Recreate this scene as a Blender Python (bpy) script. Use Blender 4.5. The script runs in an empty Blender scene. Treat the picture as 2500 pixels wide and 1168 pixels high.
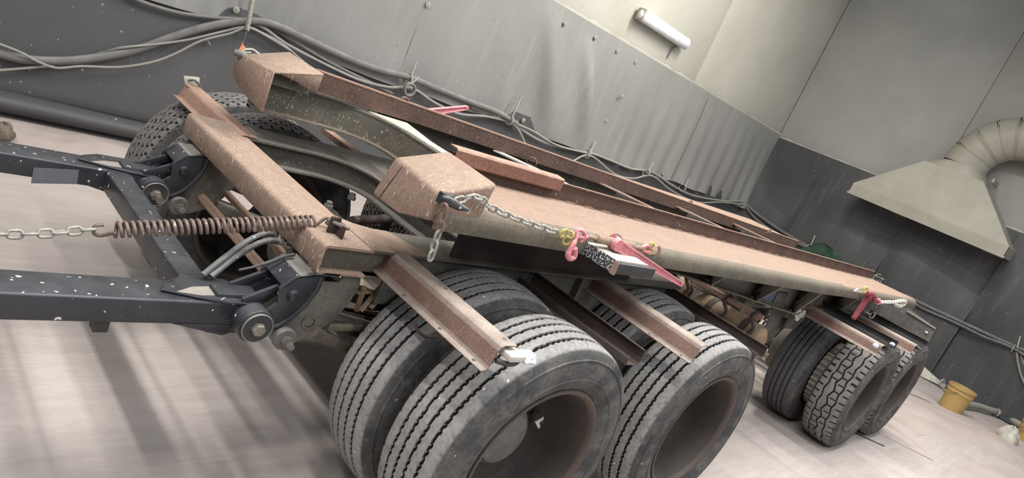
import bpy, bmesh, math, random
from mathutils import Vector, Matrix, noise
random.seed(7)
PI = math.pi
SC = bpy.context.scene
COL = SC.collection

# ------------------------------------------------------------------ camera
CP = Vector((-1.81958856, -1.10429919, 1.64231193))
FPX, PX, PY = 1675.7632, 1271.559, 628.298
RM = Matrix(((0.6642613, -0.63434689, 0.39542501),
             (0.0953772, -0.45274628, -0.88652354),
             (0.74139066, 0.62659782, -0.24023961)))
cam = bpy.data.cameras.new('camera')
cam.sensor_width = 36.0
cam.lens = FPX / 2500 * 36
cam.shift_x = (1250 - PX) / 2500
cam.shift_y = (PY - 584) / 2500
cam.clip_start = 0.02
co = bpy.data.objects.new('camera', cam)
COL.objects.link(co)
m = Matrix.Identity(4)
for i in range(3):
    m[i][0] = RM[0][i]; m[i][1] = -RM[1][i]; m[i][2] = -RM[2][i]; m[i][3] = CP[i]
co.matrix_world = m
SC.camera = co

def at(px, py, ax, v):
    """point of the real plane (x, y or z = v) seen at a photo pixel"""
    d = RM.transposed() @ Vector(((px - PX) / FPX, (py - PY) / FPX, 1))
    i = 'xyz'.index(ax)
    return CP + d * ((v - CP[i]) / d[i])

# ------------------------------------------------------------------ world, light, exposure
w = bpy.data.worlds.new('world'); SC.world = w; w.use_nodes = True
w.node_tree.nodes['Background'].inputs[0].default_value = (0.84, 0.89, 1.0, 1)
w.node_tree.nodes['Background'].inputs[1].default_value = 0.19
SC.view_settings.view_transform = 'Standard'
SC.view_settings.look = 'None'
SC.view_settings.gamma = 1.0
SC.view_settings.use_curve_mapping = False
SC.view_settings.exposure = 0.56

def area(name, loc, target, power, sx, sy, col=(1, .975, .94)):
    l = bpy.data.lights.new(name, 'AREA'); l.shape = 'RECTANGLE'; l.size = sx; l.size_y = sy
    l.energy = power; l.color = col
    o = bpy.data.objects.new(name, l); COL.objects.link(o)
    o.location = loc
    o.rotation_euler = (Vector(target) - Vector(loc)).to_track_quat('-Z', 'Y').to_euler()
    return o
for i, (x, y, z, p) in enumerate([(-3.4, .0, 4.6, 62), (-1.6, .0, 4.7, 85), (.6, .2, 4.8, 82), (3.0, .3, 4.8, 92), (5.6, .3, 4.8, 88)]):
    area('ceiling_tube_light', (x, y, z), (x, y, 0), p, .14, 2.4)
for x in (-2.6, 1.4, 5.4):
    area('near_side_fill_light', (x, -3.9, 4.2), (x, -1.2, .4), 52, .3, 2.4, (.95, .97, 1))  # fill lights added to brighten the near side, not known room lamps
area('ceiling_lamp_near_left_wall', (4.6, 2.0, 5.2), (4.6, 4.3, 2.4), 135, .6, 1.2, (1, .96, .86))

# ------------------------------------------------------------------ materials
def nt(name):
    m = bpy.data.materials.new(name); m.use_nodes = True
    t = m.node_tree; b = t.nodes['Principled BSDF']
    return m, t, b
def N(t, typ, **k):
    n = t.nodes.new(typ)
    for a, v in k.items():
        if a.startswith('i_'): n.inputs[a[2:].replace('_', ' ')].default_value = v
        else: setattr(n, a, v)
    return n
def L(t, a, b): t.links.new(a, b)
def coords(t, scale=(1, 1, 1)):
    tc = N(t, 'ShaderNodeTexCoord'); mp = N(t, 'ShaderNodeMapping')
    mp.inputs['Scale'].default_value = scale
    L(t, tc.outputs['Object'], mp.inputs['Vector'])
    return mp.outputs[0]
def noise_(t, vec, scale, detail=6, rough=.6):
    n = N(t, 'ShaderNodeTexNoise'); n.inputs['Scale'].default_value = scale
    n.inputs['Detail'].default_value = detail; n.inputs['Roughness'].default_value = rough
    L(t, vec, n.inputs['Vector']); return n.outputs[0]
def ramp(t, v, a, b, ca=0.0, cb=1.0):
    r = N(t, 'ShaderNodeMapRange'); r.inputs[1].default_value = a; r.inputs[2].default_value = b
    r.inputs[3].default_value = ca; r.inputs[4].default_value = cb
    L(t, v, r.inputs[0]); return r.outputs[0]
def mix(t, f, a, b):
    m = N(t, 'ShaderNodeMix', data_type='RGBA')
    if isinstance(f, (int, float)): m.inputs[0].default_value = f
    else: L(t, f, m.inputs[0])
    for i, c in ((6, a), (7, b)):
        if isinstance(c, tuple): m.inputs[i].default_value = (*c, 1)
        else: L(t, c, m.inputs[i])
    return m.outputs[2]
def mul(t, a, b):
    m = N(t, 'ShaderNodeMath', operation='MULTIPLY')
    for i, c in ((0, a), (1, b)):
        if isinstance(c, (int, float)): m.inputs[i].default_value = c
        else: L(t, c, m.inputs[i])
    return m.outputs[0]
def addn(t, a, b):
    m = N(t, 'ShaderNodeMath', operation='ADD'); m.use_clamp = True
    for i, c in ((0, a), (1, b)):
        if isinstance(c, (int, float)): m.inputs[i].default_value = c
        else: L(t, c, m.inputs[i])
    return m.outputs[0]
def upness(t):
    g = N(t, 'ShaderNodeNewGeometry'); s = N(t, 'ShaderNodeSeparateXYZ')
    L(t, g.outputs['True Normal'], s.inputs[0]); return s.outputs[2]
def bump(t, b, v, strength=.3, dist=.004):
    n = N(t, 'ShaderNodeBump'); n.inputs['Strength'].default_value = strength; n.inputs['Distance'].default_value = dist
    L(t, v, n.inputs['Height']); L(t, n.outputs[0], b.inputs['Normal'])

def mat_rust(name, c1, c2, dust, dust_up=.8, dust_side=.25, splash=.0, rough=.75, streak=(9, 9, 2.2), splash_col=(.62, .52, .40), fine=90, sps=24):
    m, t, b = nt(name)
    v = coords(t)
    n1 = noise_(t, v, 7, 8, .65); n2 = noise_(t, v, fine, 4, .7)
    base = mix(t, ramp(t, n1, .38, .62), c1, c2)
    n3 = noise_(t, v, 230, 3, .75)
    base = mix(t, ramp(t, n2, .50, .64, 0, .6), base, tuple(x * .42 for x in c1))
    base = mix(t, ramp(t, n3, .55, .70, 0, .28), base, tuple(min(1, x * 1.7) for x in c2))
    up = ramp(t, upness(t), .15, .75, dust_side, dust_up)
    dn = ramp(t, noise_(t, v, 16, 6, .6), .3, .65, .55, 1.0)
    col = mix(t, mul(t, up, dn), base, dust)
    col = mix(t, ramp(t, n2, .54, .70, 0, .42), col, tuple(x * .48 for x in dust))
    col = mix(t, ramp(t, n3, .56, .68, 0, .45), col, tuple(min(1, x * 1.2) for x in dust)) if dust_side > .2 or dust_up > .7 else col
    col = mix(t, ramp(t, n3, .44, .34, 0, .4), col, tuple(x * .4 for x in c1))
    if splash > 0:
        vs = coords(t, streak)
        ns = noise_(t, vs, sps, 3, .55)
        s = ramp(t, ns, .70 - .07 * splash, .73 - .07 * splash)
        nz = ramp(t, noise_(t, v, 6, 3), .40, .56)
        col = mix(t, mul(t, s, nz), col, splash_col)
    L(t, col, b.inputs['Base Color'])
    b.inputs['Roughness'].default_value = rough
    bump(t, b, addn(t, mul(t, n2, .6), mul(t, n1, .4)), .5, .003)
    return m
def mat_plain(name, c1, c2=None, rough=.6, metal=0.0, scale=20, fleck=None, fleck_t=.68, bmp=.15, dust=None, dust_up=.5, fleck_scale=45):
    m, t, b = nt(name)
    v = coords(t)
    n1 = noise_(t, v, scale, 6, .6)
    col = mix(t, ramp(t, n1, .35, .65), c1, c2 or tuple(x * .75 for x in c1))
    if dust:
        up = ramp(t, upness(t), .1, .8, 0.08, dust_up)
        dn = ramp(t, noise_(t, v, 9, 7, .65), .3, .62, .3, 1)
        col = mix(t, mul(t, up, dn), col, dust)
    if fleck:
        f = ramp(t, noise_(t, v, fleck_scale, 2, .5), fleck_t, fleck_t + .03)
        col = mix(t, f, col, fleck)
    L(t, col, b.inputs['Base Color'])
    b.inputs['Roughness'].default_value = rough; b.inputs['Metallic'].default_value = metal
    if bmp: bump(t, b, noise_(t, v, scale * 4, 3), bmp, .003)
    return m

M = {}
M['rust'] = mat_rust('painted_rust', (.22, .10, .07), (.28, .145, .105), (.44, .30, .23), .85, .3, .8)
M['rust_beam'] = mat_rust('painted_rust_beam', (.225, .142, .104), (.275, .178, .135), (.385, .288, .222), .8, .35, .95, fine=60, sps=13, splash_col=(.64, .55, .42))
M['rust_guard'] = mat_rust('rust_mudguard', (.125, .058, .042), (.185, .092, .066), (.42, .36, .305), .95, .04, 0, streak=(7, 3, 7), splash_col=(.60, .60, .57))
M['rust_plate'] = mat_rust('rust_guide_plate', (.062, .034, .026), (.10, .056, .042), (.36, .23, .18), .85, .03, .6, streak=(3, 3, 3), splash_col=(.40, .34, .25))
M['deck'] = mat_rust('worn_deck_steel', (.205, .13, .093), (.26, .168, .122), (.335, .238, .178), .85, .3, 0, streak=(2, 9, 9), fine=45)
M['deck_side'] = mat_rust('grimy_deck_side', (.085, .077, .056), (.13, .115, .084), (.27, .215, .165), .55, .06, .45, streak=(9, 9, 1.5), splash_col=(.40, .36, .28), fine=60)
M['dark_steel'] = mat_rust('dark_grimy_steel', (.045, .044, .042), (.105, .096, .078), (.30, .275, .235), .75, .10, .8, streak=(9, 9, 3), splash_col=(.35, .32, .27))
M['rail_steel'] = mat_rust('frame_rail_steel', (.055, .053, .046), (.09, .085, .070), (.215, .195, .16), .75, .05, .2)
M['grey_web'] = mat_rust('grey_painted_web', (.17, .165, .15), (.24, .235, .215), (.30, .28, .24), .6, .15, 0)
M['gusset_flange'] = mat_rust('gusset_flange_steel', (.26, .24, .21), (.32, .30, .265), (.36, .33, .29), .6, .2, 0)
M['hanger'] = mat_rust('hanger_steel', (.075, .072, .062), (.14, .13, .105), (.30, .28, .24), .6, .12, .6, streak=(3, 3, 3), splash_col=(.045, .043, .04), fine=55)
M['extension'] = mat_rust('extension_rust', (.17, .075, .05), (.24, .115, .08), (.46, .31, .24), .9, .06, 0)
M['grimy_web'] = mat_rust('grimy_channel_web', (.075, .070, .056), (.125, .112, .088), (.33, .29, .23), .7, .12, 1.1, streak=(6, 6, 2.2), splash_col=(.50, .44, .33), fine=50)
M['dark_rust'] = mat_rust('dark_rusty_steel', (.028, .021, .019), (.055, .036, .029), (.22, .16, .13), .28, .03, 0)
M['rod_rust'] = mat_rust('rusty_rod', (.22, .13, .095), (.28, .175, .125), (.38, .275, .21), .6, .3, .7, streak=(6, 2, 6))
M['tank_rust'] = mat_rust('ochre_tank_paint', (.26, .17, .095), (.19, .115, .07), (.40, .31, .22), .5, .1, 0)
M['black_paint'] = mat_plain('black_paint', (.014, .015, .019), (.026, .028, .034), .38, dust=(.105, .109, .118), dust_up=.48, fleck=(.66, .66, .62), fleck_t=.69, scale=9, fleck_scale=44)
M['black_plain'] = mat_plain('black_steel', (.02, .02, .022), (.035, .034, .034), .6, dust=(.15, .145, .14), dust_up=.5)
M['grey_metal'] = mat_plain('grey_cast_metal', (.16, .155, .145), (.10, .095, .09), .6, .2, dust=(.33, .32, .29), dust_up=.6, fleck=(.45, .43, .38), fleck_t=.72)
M['bolt'] = mat_plain('bolt_steel', (.24, .22, .19), (.14, .12, .10), .5, .4)
M['chain'] = mat_plain('galvanised_chain', (.44, .43, .37), (.27, .26, .23), .55, .2, 60)
M['chain_rust'] = mat_plain('rusty_chain', (.20, .12, .09), (.30, .22, .18), .75, .1, 60)
M['spring'] = mat_plain('spring_steel', (.22, .17, .145), (.15, .105, .085), .6, .2, 50, fleck=(.45, .36, .28), fleck_t=.64)
M['pink'] = mat_plain('faded_red_paint', (.66, .24, .28), (.55, .15, .18), .5, 0, 25, dust=(.70, .44, .44), dust_up=.8)
M['red'] = mat_plain('dark_red_paint', (.32, .05, .06), (.22, .03, .045), .5, 0, 25, dust=(.45, .25, .25), dust_up=.5)
M['yellow'] = mat_plain('yellow_paint', (.58, .49, .15), (.40, .32, .12), .5, 0, 60)
M['hood'] = mat_plain('hood_sheet_metal', (.33, .315, .26), (.28, .265, .22), .5, .0, 3, bmp=.05)
M['white'] = mat_plain('white_plastic', (.78, .79, .84), (.62, .63, .68), .5, 0, 14, fleck=(.25, .24, .23), fleck_t=.74, bmp=.05, fleck_scale=18)
M['white_board'] = mat_plain('pale_board', (.55, .53, .45), (.42, .40, .34), .7)
M['cable'] = mat_plain('dusty_grey_cable', (.105, .10, .097), (.13, .125, .12), .8, 0, 8, dust=(.30, .295, .28), dust_up=.9, bmp=.0)
M['cable_light'] = mat_plain('light_grey_cable', (.24, .235, .21), (.20, .195, .18), .8, 0, 8, dust=(.42, .40, .36), dust_up=.8, bmp=.0)
M['hose'] = mat_plain('rubber_hose', (.06, .062, .066), (.10, .10, .10), .7, 0, 10, dust=(.27, .27, .26), dust_up=.75, fleck=(.65, .64, .60), fleck_t=.69, fleck_scale=60)
M['bucket'] = mat_plain('yellow_bucket', (.44, .28, .08), (.36, .24, .09), .6, 0, 5, dust=(.40, .33, .25), dust_up=.5)
M['green'] = mat_plain('green_cloth', (.07, .15, .10), (.05, .11, .08), .9, 0, 8)
M['bag'] = mat_plain('white_bag', (.80, .82, .88), (.66, .68, .76), .4, 0, 12)
M['orange'] = mat_plain('orange_tag', (.75, .30, .14), (.65, .25, .12), .6)
M['lens'] = mat_plain('reflector_lens', (.72, .70, .60), (.6, .58, .5), .3)
M['sand'] = mat_plain('blasting_dust', (.49, .42, .385), (.43, .36, .33), .95, 0, 3, bmp=.6)
M['drum'] = mat_rust('brake_drum', (.10, .09, .075), (.15, .13, .10), (.30, .27, .22), .5, .3, 0)
M['rim'] = mat_rust('rim_dust', (.036, .031, .028), (.058, .047, .040), (.12, .105, .095), .5, .10, 0, fine=120)
M['rim_edge'] = mat_rust('rim_edge_rust', (.10, .07, .055), (.06, .042, .034), (.20, .155, .13), .5, .2, 0, fine=120)

# tyre rubber: dust on the tread, black in the grooves (groove = smaller radius)
def mat_tyre(name, dust=(.37, .36, .345), dark=(.03, .031, .034), tread_from=.452, amt=.95):
    m, t, b = nt(name)
    tc = N(t, 'ShaderNodeTexCoord'); s = N(t, 'ShaderNodeSeparateXYZ'); L(t, tc.outputs['Object'], s.inputs[0])
    xx = mul(t, s.outputs[0], s.outputs[0]); zz = mul(t, s.outputs[2], s.outputs[2])
    ad = N(t, 'ShaderNodeMath', operation='ADD'); L(t, xx, ad.inputs[0]); L(t, zz, ad.inputs[1])
    sq = N(t, 'ShaderNodeMath', operation='SQRT'); L(t, ad.outputs[0], sq.inputs[0])
    r = sq.outputs[0]
    v = tc.outputs['Object']
    n1 = noise_(t, v, 5, 6, .6); n2 = noise_(t, v, 70, 3, .6)
    side = mix(t, ramp(t, n1, .4, .62), (.045, .045, .046), (.105, .10, .093))
    side = mix(t, ramp(t, noise_(t, v, 18, 6, .7), .48, .62, 0, .6), side, (.16, .152, .138))
    side = mix(t, ramp(t, n2, .4, .66, 0, .5), side, (.04, .04, .042))
    tread = mix(t, ramp(t, n1, .35, .65, 0, .55), dust, tuple(x * .62 for x in dust))
    tread = mix(t, ramp(t, n2, .42, .66, 0, .45), tread, (.12, .12, .125))
    tread = mix(t, ramp(t, noise_(t, v, 22, 6, .7), .5, .66, 0, .4), tread, (.13, .132, .14))
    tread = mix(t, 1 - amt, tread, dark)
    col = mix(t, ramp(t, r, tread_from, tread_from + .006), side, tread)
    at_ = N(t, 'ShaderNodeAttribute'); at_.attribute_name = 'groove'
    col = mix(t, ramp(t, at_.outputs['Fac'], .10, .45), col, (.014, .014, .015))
    col = mix(t, ramp(t, noise_(t, v, 42, 1, .4), .785, .79), col, (.75, .74, .70))
    L(t, col, b.inputs['Base Color']); b.inputs['Roughness'].default_value = .85
    bump(t, b, n2, .25, .003)
    return m
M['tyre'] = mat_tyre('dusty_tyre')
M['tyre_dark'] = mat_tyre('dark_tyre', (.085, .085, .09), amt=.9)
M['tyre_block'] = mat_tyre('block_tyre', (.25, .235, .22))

def mat_floor():
    m, t, b = nt('dusty_concrete')
    v = coords(t)
    n1 = noise_(t, v, 1.1, 7, .6); n2 = noise_(t, v, 60, 4, .7)
    vs = coords(t, (.9, 7, 1)); ns = noise_(t, vs, 2.4, 8, .7)
    wv = N(t, 'ShaderNodeTexWave', wave_type='BANDS', bands_direction='Y')
    wv.inputs['Scale'].default_value = 5.0; wv.inputs['Distortion'].default_value = 16
    wv.inputs['Detail'].default_value = 5; wv.inputs['Detail Scale'].default_value = 1.4
    L(t, coords(t, (.55, 2.2, 1)), wv.inputs['Vector'])
    col = mix(t, ramp(t, n1, .35, .65), (.50, .445, .41), (.40, .35, .325))
    col = mix(t, ramp(t, ns, .42, .66, 0, .55), col, (.56, .51, .47))
    col = mix(t, ramp(t, wv.outputs['Fac'], .80, 1.0, 0, .28), col, (.40, .32, .29))
    col = mix(t, ramp(t, n2, .5, .8, 0, .25), col, (.40, .35, .32))
    L(t, col, b.inputs['Base Color']); b.inputs['Roughness'].default_value = .9
    bump(t, b, addn(t, mul(t, n2, .5), mul(t, ns, .5)), .3, .006)
    return m
M['floor'] = mat_floor()
def mat_wall(name, c1, c2, specks=True, stain=(.5, .47, .38), streak=None, rough=.7):
    m, t, b = nt(name)
    v = coords(t)
    n1 = noise_(t, v, .9, 7, .6); n2 = noise_(t, v, 90, 3, .7)
    col = mix(t, ramp(t, n1, .35, .65), c1, c2)
    col = mix(t, ramp(t, noise_(t, v, .45, 4), .5, .7, 0, .35), col, stain)
    if streak:
        ns = noise_(t, coords(t, (5, 5, .45)), 2.0, 6, .6)
        col = mix(t, ramp(t, ns, .52, .72, 0, .45), col, streak)
    if specks:
        f = ramp(t, noise_(t, v, 34, 1, .4), .765, .775); f2 = ramp(t, noise_(t, v, 39, 1, .4), .765, .775)
        col = mix(t, mul(t, f, .5), col, (.45, .44, .41)); col = mix(t, mul(t, f2, .6), col, (.06, .06, .06))
    L(t, mix(t, ramp(t, n2, .5, .8, 0, .14), col, (.1, .1, .1)), b.inputs['Base Color'])
    b.inputs['Roughness'].default_value = rough
    bump(t, b, n2, .15, .003)
    return m
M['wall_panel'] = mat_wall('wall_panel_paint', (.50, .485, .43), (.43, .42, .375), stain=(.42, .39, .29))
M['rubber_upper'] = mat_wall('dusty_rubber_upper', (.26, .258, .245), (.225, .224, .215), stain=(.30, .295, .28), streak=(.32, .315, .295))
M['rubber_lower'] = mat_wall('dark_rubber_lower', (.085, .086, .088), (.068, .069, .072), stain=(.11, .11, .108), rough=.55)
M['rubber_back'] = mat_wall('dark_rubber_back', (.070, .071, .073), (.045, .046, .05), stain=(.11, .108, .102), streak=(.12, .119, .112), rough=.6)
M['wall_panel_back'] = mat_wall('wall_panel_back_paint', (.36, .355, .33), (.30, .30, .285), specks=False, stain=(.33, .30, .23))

# ------------------------------------------------------------------ mesh helpers
class MB:
    def __init__(s): s.v = []; s.f = []; s.attr = None
    def add(s, vs, fs):
        o = len(s.v); s.v += [tuple(p) for p in vs]; s.f += [tuple(i + o for i in f) for f in fs]; return s
    def box(s, x0, x1, y0, y1, z0, z1):
        v = [(x, y, z) for x in (x0, x1) for y in (y0, y1) for z in (z0, z1)]
        return s.add(v, [(0, 1, 3, 2), (4, 6, 7, 5), (0, 4, 5, 1), (2, 3, 7, 6), (0, 2, 6, 4), (1, 5, 7, 3)])
    def hexa(s, a, b):
        """two quads (4 points each, same order) joined"""
        return s.add(list(a) + list(b), [(3, 2, 1, 0), (4, 5, 6, 7), (0, 1, 5, 4), (1, 2, 6, 5), (2, 3, 7, 6), (3, 0, 4, 7)])
    def beam(s, p0, p1, w, h, up=(0, 0, 1)):
        p0 = Vector(p0); p1 = Vector(p1); d = (p1 - p0).normalized(); u = Vector(up)
        r = d.cross(u).normalized(); u = r.cross(d).normalized()
        q = [r * a * w / 2 + u * c * h / 2 for a, c in ((-1, -1), (1, -1), (1, 1), (-1, 1))]
        return s.hexa([p0 + k for k in q], [p1 + k for k in q])
    def prism(s, prof, axis, a, b):
        """2-D polygon extruded: axis 'y' -> prof is (x,z); 'x' -> (y,z); 'z' -> (x,y)"""
        def P(u, v, t): return {'y': (u, t, v), 'x': (t, u, v), 'z': (u, v, t)}[axis]
        n = len(prof)
        v = [P(u, w_, a) for u, w_ in prof] + [P(u, w_, b) for u, w_ in prof]
        return s.add(v, [tuple(range(n)), tuple(range(2 * n - 1, n - 1, -1))] + [(i, (i + 1) % n + 0, (i + 1) % n + n, i + n) for i in range(n)])
    def sheet(s, prof, axis, a, b, t=.005):
        """open 2-D polyline thickened by t and extruded"""
        pts = [Vector(p) for p in prof]; off = []
        for i, p in enumerate(pts):
            d = Vector((0, 0))
            if i > 0: d += (pts[i] - pts[i - 1]).normalized()
            if i < len(pts) - 1: d += (pts[i + 1] - pts[i]).normalized()
            d.normalize(); off.append(p + Vector((-d.y, d.x)) * t)
        n = len(pts); 
        def P(u, v, q): return {'y': (u, q, v), 'x': (q, u, v), 'z': (u, v, q)}[axis]
        v = []
        for q in (a, b):
            v += [P(p.x, p.y, q) for p in pts] + [P(p.x, p.y, q) for p in off]
        fs = []
        for i in range(n - 1):
            fs += [(i, i + 1, 2 * n + i + 1, 2 * n + i), (n + i + 1, n + i, 3 * n + i, 3 * n + i + 1),
                   (i + 1, i, n + i, n + i + 1), (2 * n + i, 2 * n + i + 1, 3 * n + i + 1, 3 * n + i)]
        fs += [(0, 2 * n, 3 * n, n), (n - 1, 2 * n - 1, 4 * n - 1, 3 * n - 1)]
        return s.add(v, fs)
    def tube(s, path, r, n=8, closed=False, caps=True):
        p = [Vector(q) for q in path]; k = len(p); rs = r if isinstance(r, (list, tuple)) else [r] * k
        prev = None; vs = []
        for i in range(k):
            if closed: d = p[(i + 1) % k] - p[i - 1]
            else: d = p[min(i + 1, k - 1)] - p[max(i - 1, 0)]
            d.normalize()
            if prev is None:
                a = Vector((0, 0, 1)) if abs(d.z) < .9 else Vector((1, 0, 0))
                u = d.cross(a).normalized()
            else: u = (prev - d * prev.dot(d)).normalized()
            prev = u; w_ = d.cross(u)
            vs += [p[i] + (u * math.cos(2 * PI * j / n) + w_ * math.sin(2 * PI * j / n)) * rs[i] for j in range(n)]
        fs = []
        for i in range(k if closed else k - 1):
            a = i * n; b = ((i + 1) % k) * n
            fs += [(a + j, a + (j + 1) % n, b + (j + 1) % n, b + j) for j in range(n)]
        if not closed and caps: fs += [tuple(range(n - 1, -1, -1)), tuple((k - 1) * n + j for j in range(n))]
        return s.add(vs, fs)
    def lathe(s, prof, n=48, c=(0, 0, 0), axis='y'):
        """prof: (radius, along-axis)"""
        vs = []
        for r, a in prof:
            for j in range(n):
                th = 2 * PI * j / n; cx_, sx_ = r * math.cos(th), r * math.sin(th)
                q = {'y': (cx_, a, sx_), 'z': (cx_, sx_, a), 'x': (a, cx_, sx_)}[axis]
                vs.append((q[0] + c[0], q[1] + c[1], q[2] + c[2]))
        fs = []
        for i in range(len(prof) - 1):
            fs += [(i * n + j, i * n + (j + 1) % n, (i + 1) * n + (j + 1) % n, (i + 1) * n + j) for j in range(n)]
        return s.add(vs, fs)
    def grid(s, fn, nu, nv):
        vs = [fn(i / nu, j / nv) for i in range(nu + 1) for j in range(nv + 1)]
        return s.add(vs, [(i * (nv + 1) + j, (i + 1) * (nv + 1) + j, (i + 1) * (nv + 1) + j + 1, i * (nv + 1) + j + 1) for i in range(nu) for j in range(nv)])
    def mesh(s, name, mat, smooth=35, bevel=0, seg=2):
        me = bpy.data.meshes.new(name); me.from_pydata(s.v, [], s.f)
        bm = bmesh.new(); bm.from_mesh(me)
        bmesh.ops.recalc_face_normals(bm, faces=bm.faces)
        if bevel:
            es = [e for e in bm.edges if len(e.link_faces) == 2 and e.calc_face_angle(0) > .5]
            bmesh.ops.bevel(bm, geom=es, offset=bevel, segments=seg, affect='EDGES', profile=.5)
        bm.to_mesh(me); bm.free()
        if s.attr:
            a = me.attributes.new('groove', 'FLOAT', 'POINT'); a.data.foreach_set('value', s.attr)
        me.materials.append(mat)
        if smooth:
            for p in me.polygons: p.use_smooth = True
            me.set_sharp_from_angle(angle=math.radians(smooth))
        return me
    def build(s, name, mat, parent=None, smooth=35, bevel=0, seg=2, loc=None):
        return link(name, s.mesh(name, M[mat] if isinstance(mat, str) else mat, smooth, bevel, seg), parent, loc)

def worldloc(o):
    l = Vector(o.location)
    return l if o.parent is None else l + worldloc(o.parent)
def link(name, me, parent=None, loc=None):
    """mesh given in world coordinates (loc None) or local with a world place"""
    o = bpy.data.objects.new(name, me); COL.objects.link(o)
    o.location = Vector(loc) if loc is not None else Vector((0, 0, 0))
    if parent is not None:
        o.parent = parent; o.location = o.location - worldloc(parent)
    return o
def thing(name, label, cat, loc=(0, 0, 0), group=None):
    o = bpy.data.objects.new(name, None); COL.objects.link(o); o.location = loc; o.empty_display_size = .05
    o['label'] = label; o['category'] = cat
    if group: o['group'] = group
    return o
def tag(o, label, cat, group=None):
    o['label'] = label; o['category'] = cat
    if group: o['group'] = group
    return o
def struct(o): o['kind'] = 'structure'; return o
def spline(pts, n=8):
    p = [Vector(q) for q in pts]; p = [p[0] * 2 - p[1]] + p + [p[-1] * 2 - p[-2]]; out = []
    for i in range(1, len(p) - 2):
        for k in range(n):
            t = k / n; a, b, c, d = p[i - 1:i + 3]
            out.append(.5 * ((2 * b) + (c - a) * t + (2 * a - 5 * b + 4 * c - d) * t * t + (3 * b - a - 3 * c + d) * t ** 3))
    out.append(p[-2]); return out

# ================================================================== SETTING
WY, WX = 4.5, 9.85            # left wall plane, back wall plane
fl = MB()
def floorp(u, v):
    x, y = -5 + u * 14.9, -6 + v * 10.5
    return (x, y, .006 * noise.noise(Vector((x * .8, y * .8, 3))) - .004)
fl.grid(floorp, 60, 44)
floor = struct(fl.build('floor', 'floor'))
dust = MB()   # tyre marks / swept ridges of dust on the floor
def ridge(pts, h, wd):
    sp = spline(pts, 6); n = len(sp)
    def f(u, v):
        i = min(int(u * (n - 1)), n - 2); k = u * (n - 1) - i; p = sp[i].lerp(sp[i + 1], k)
        d = (sp[i + 1] - sp[i]).normalized(); s_ = Vector((-d.y, d.x, 0)); a = (v - .5) * 2
        return p + s_ * a * wd + Vector((0, 0, h * (1 - a * a) * math.sin(PI * min(1, max(0, u))) ** .5 * (.7 + .5 * noise.noise(p * 3)) - .003))
    dust.grid(f, n * 2, 6)
for pts, h, wd in [([(5.3, -.2, 0), (5.9, .1, 0), (6.9, -.1, 0), (8.3, -.9, 0)], .035, .25),
                   ([(5.6, 1.0, 0), (6.6, .75, 0), (7.8, .1, 0), (9, -.9, 0)], .03, .3),
                   ([(4.9, -.9, 0), (5.9, -.9, 0), (7.0, -1.1, 0)], .02, .3)]:
    ridge(pts, h, wd)
d_ = dust.build('dust_ridge', 'sand', floor, smooth=80); d_['kind'] = 'stuff'
# saw-cut joints in the slab
for a, b in (((2110, 912), (2275, 985)), ((2075, 1052), (2160, 1090))):
    p, q = at(*a, 'z', .004), at(*b, 'z', .004)
    MB().beam(p, q, .012, .004).build('floor_joint', 'black_plain', floor)

# left wall ---------------------------------------------------------
wl = struct(MB().box(-6, WX + .3, WY + .03, WY + .2, -.1, 6.2).build('wall_left', 'black_plain'))
xs = [-6, -2.9, .3, 3.5, 6.69, WX]
for i in range(5):
    MB().box(xs[i] + .005, xs[i + 1] - .005, WY, WY + .03, 2.30, 6.2).build('wall_panel', 'wall_panel', wl, bevel=.004)
def usheet(x0, x1, seed, zb=1.08, zt=2.44, amp=1.0):
    mb = MB(); nx = int((x1 - x0) * 22)
    def f(u, v):
        x = x0 + u * (x1 - x0); lo = zb + .035 * noise.noise(Vector((x * 1.3, 5, 0))); z = lo + v * (zt - lo)
        k = (1 - v)
        fold = noise.noise(Vector((x * 1.1 + seed + v * .7, z * .7, 1))) * .10
        ruf = 0
        if x > 5.6: ruf = .020 * math.sin((x + .15 * v) * 17 + 2 * noise.noise(Vector((x, z * .4, 5)))) * k
        ridge_ = .19 * math.exp(-((x - 4.25 - .45 * (2.4 - z)) / .12) ** 2) * math.sin(PI * min(1, max(0, v * 1.1))) if x < 6 else 0
        ridge_ += .13 * math.exp(-((x - 3.55 - .5 * (2.4 - z)) / .14) ** 2) * math.sin(PI * v) if x < 6 else 0
        return (x, WY - .035 - amp * max(0, (fold + .04) * (.25 + k) + ruf + ridge_ * .7), z)
    mb.grid(f, nx, 26)
    return mb
for k, (a, b) in enumerate([(-3.2, 2.045), (2.05, 7.112), (7.124, WX - .02)]):
    usheet(a, b, (0, 7.3, 7.3)[k], 1.06, 2.45 - .004 * k).build('rubber_sheet', 'rubber_upper', wl, smooth=80)
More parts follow.
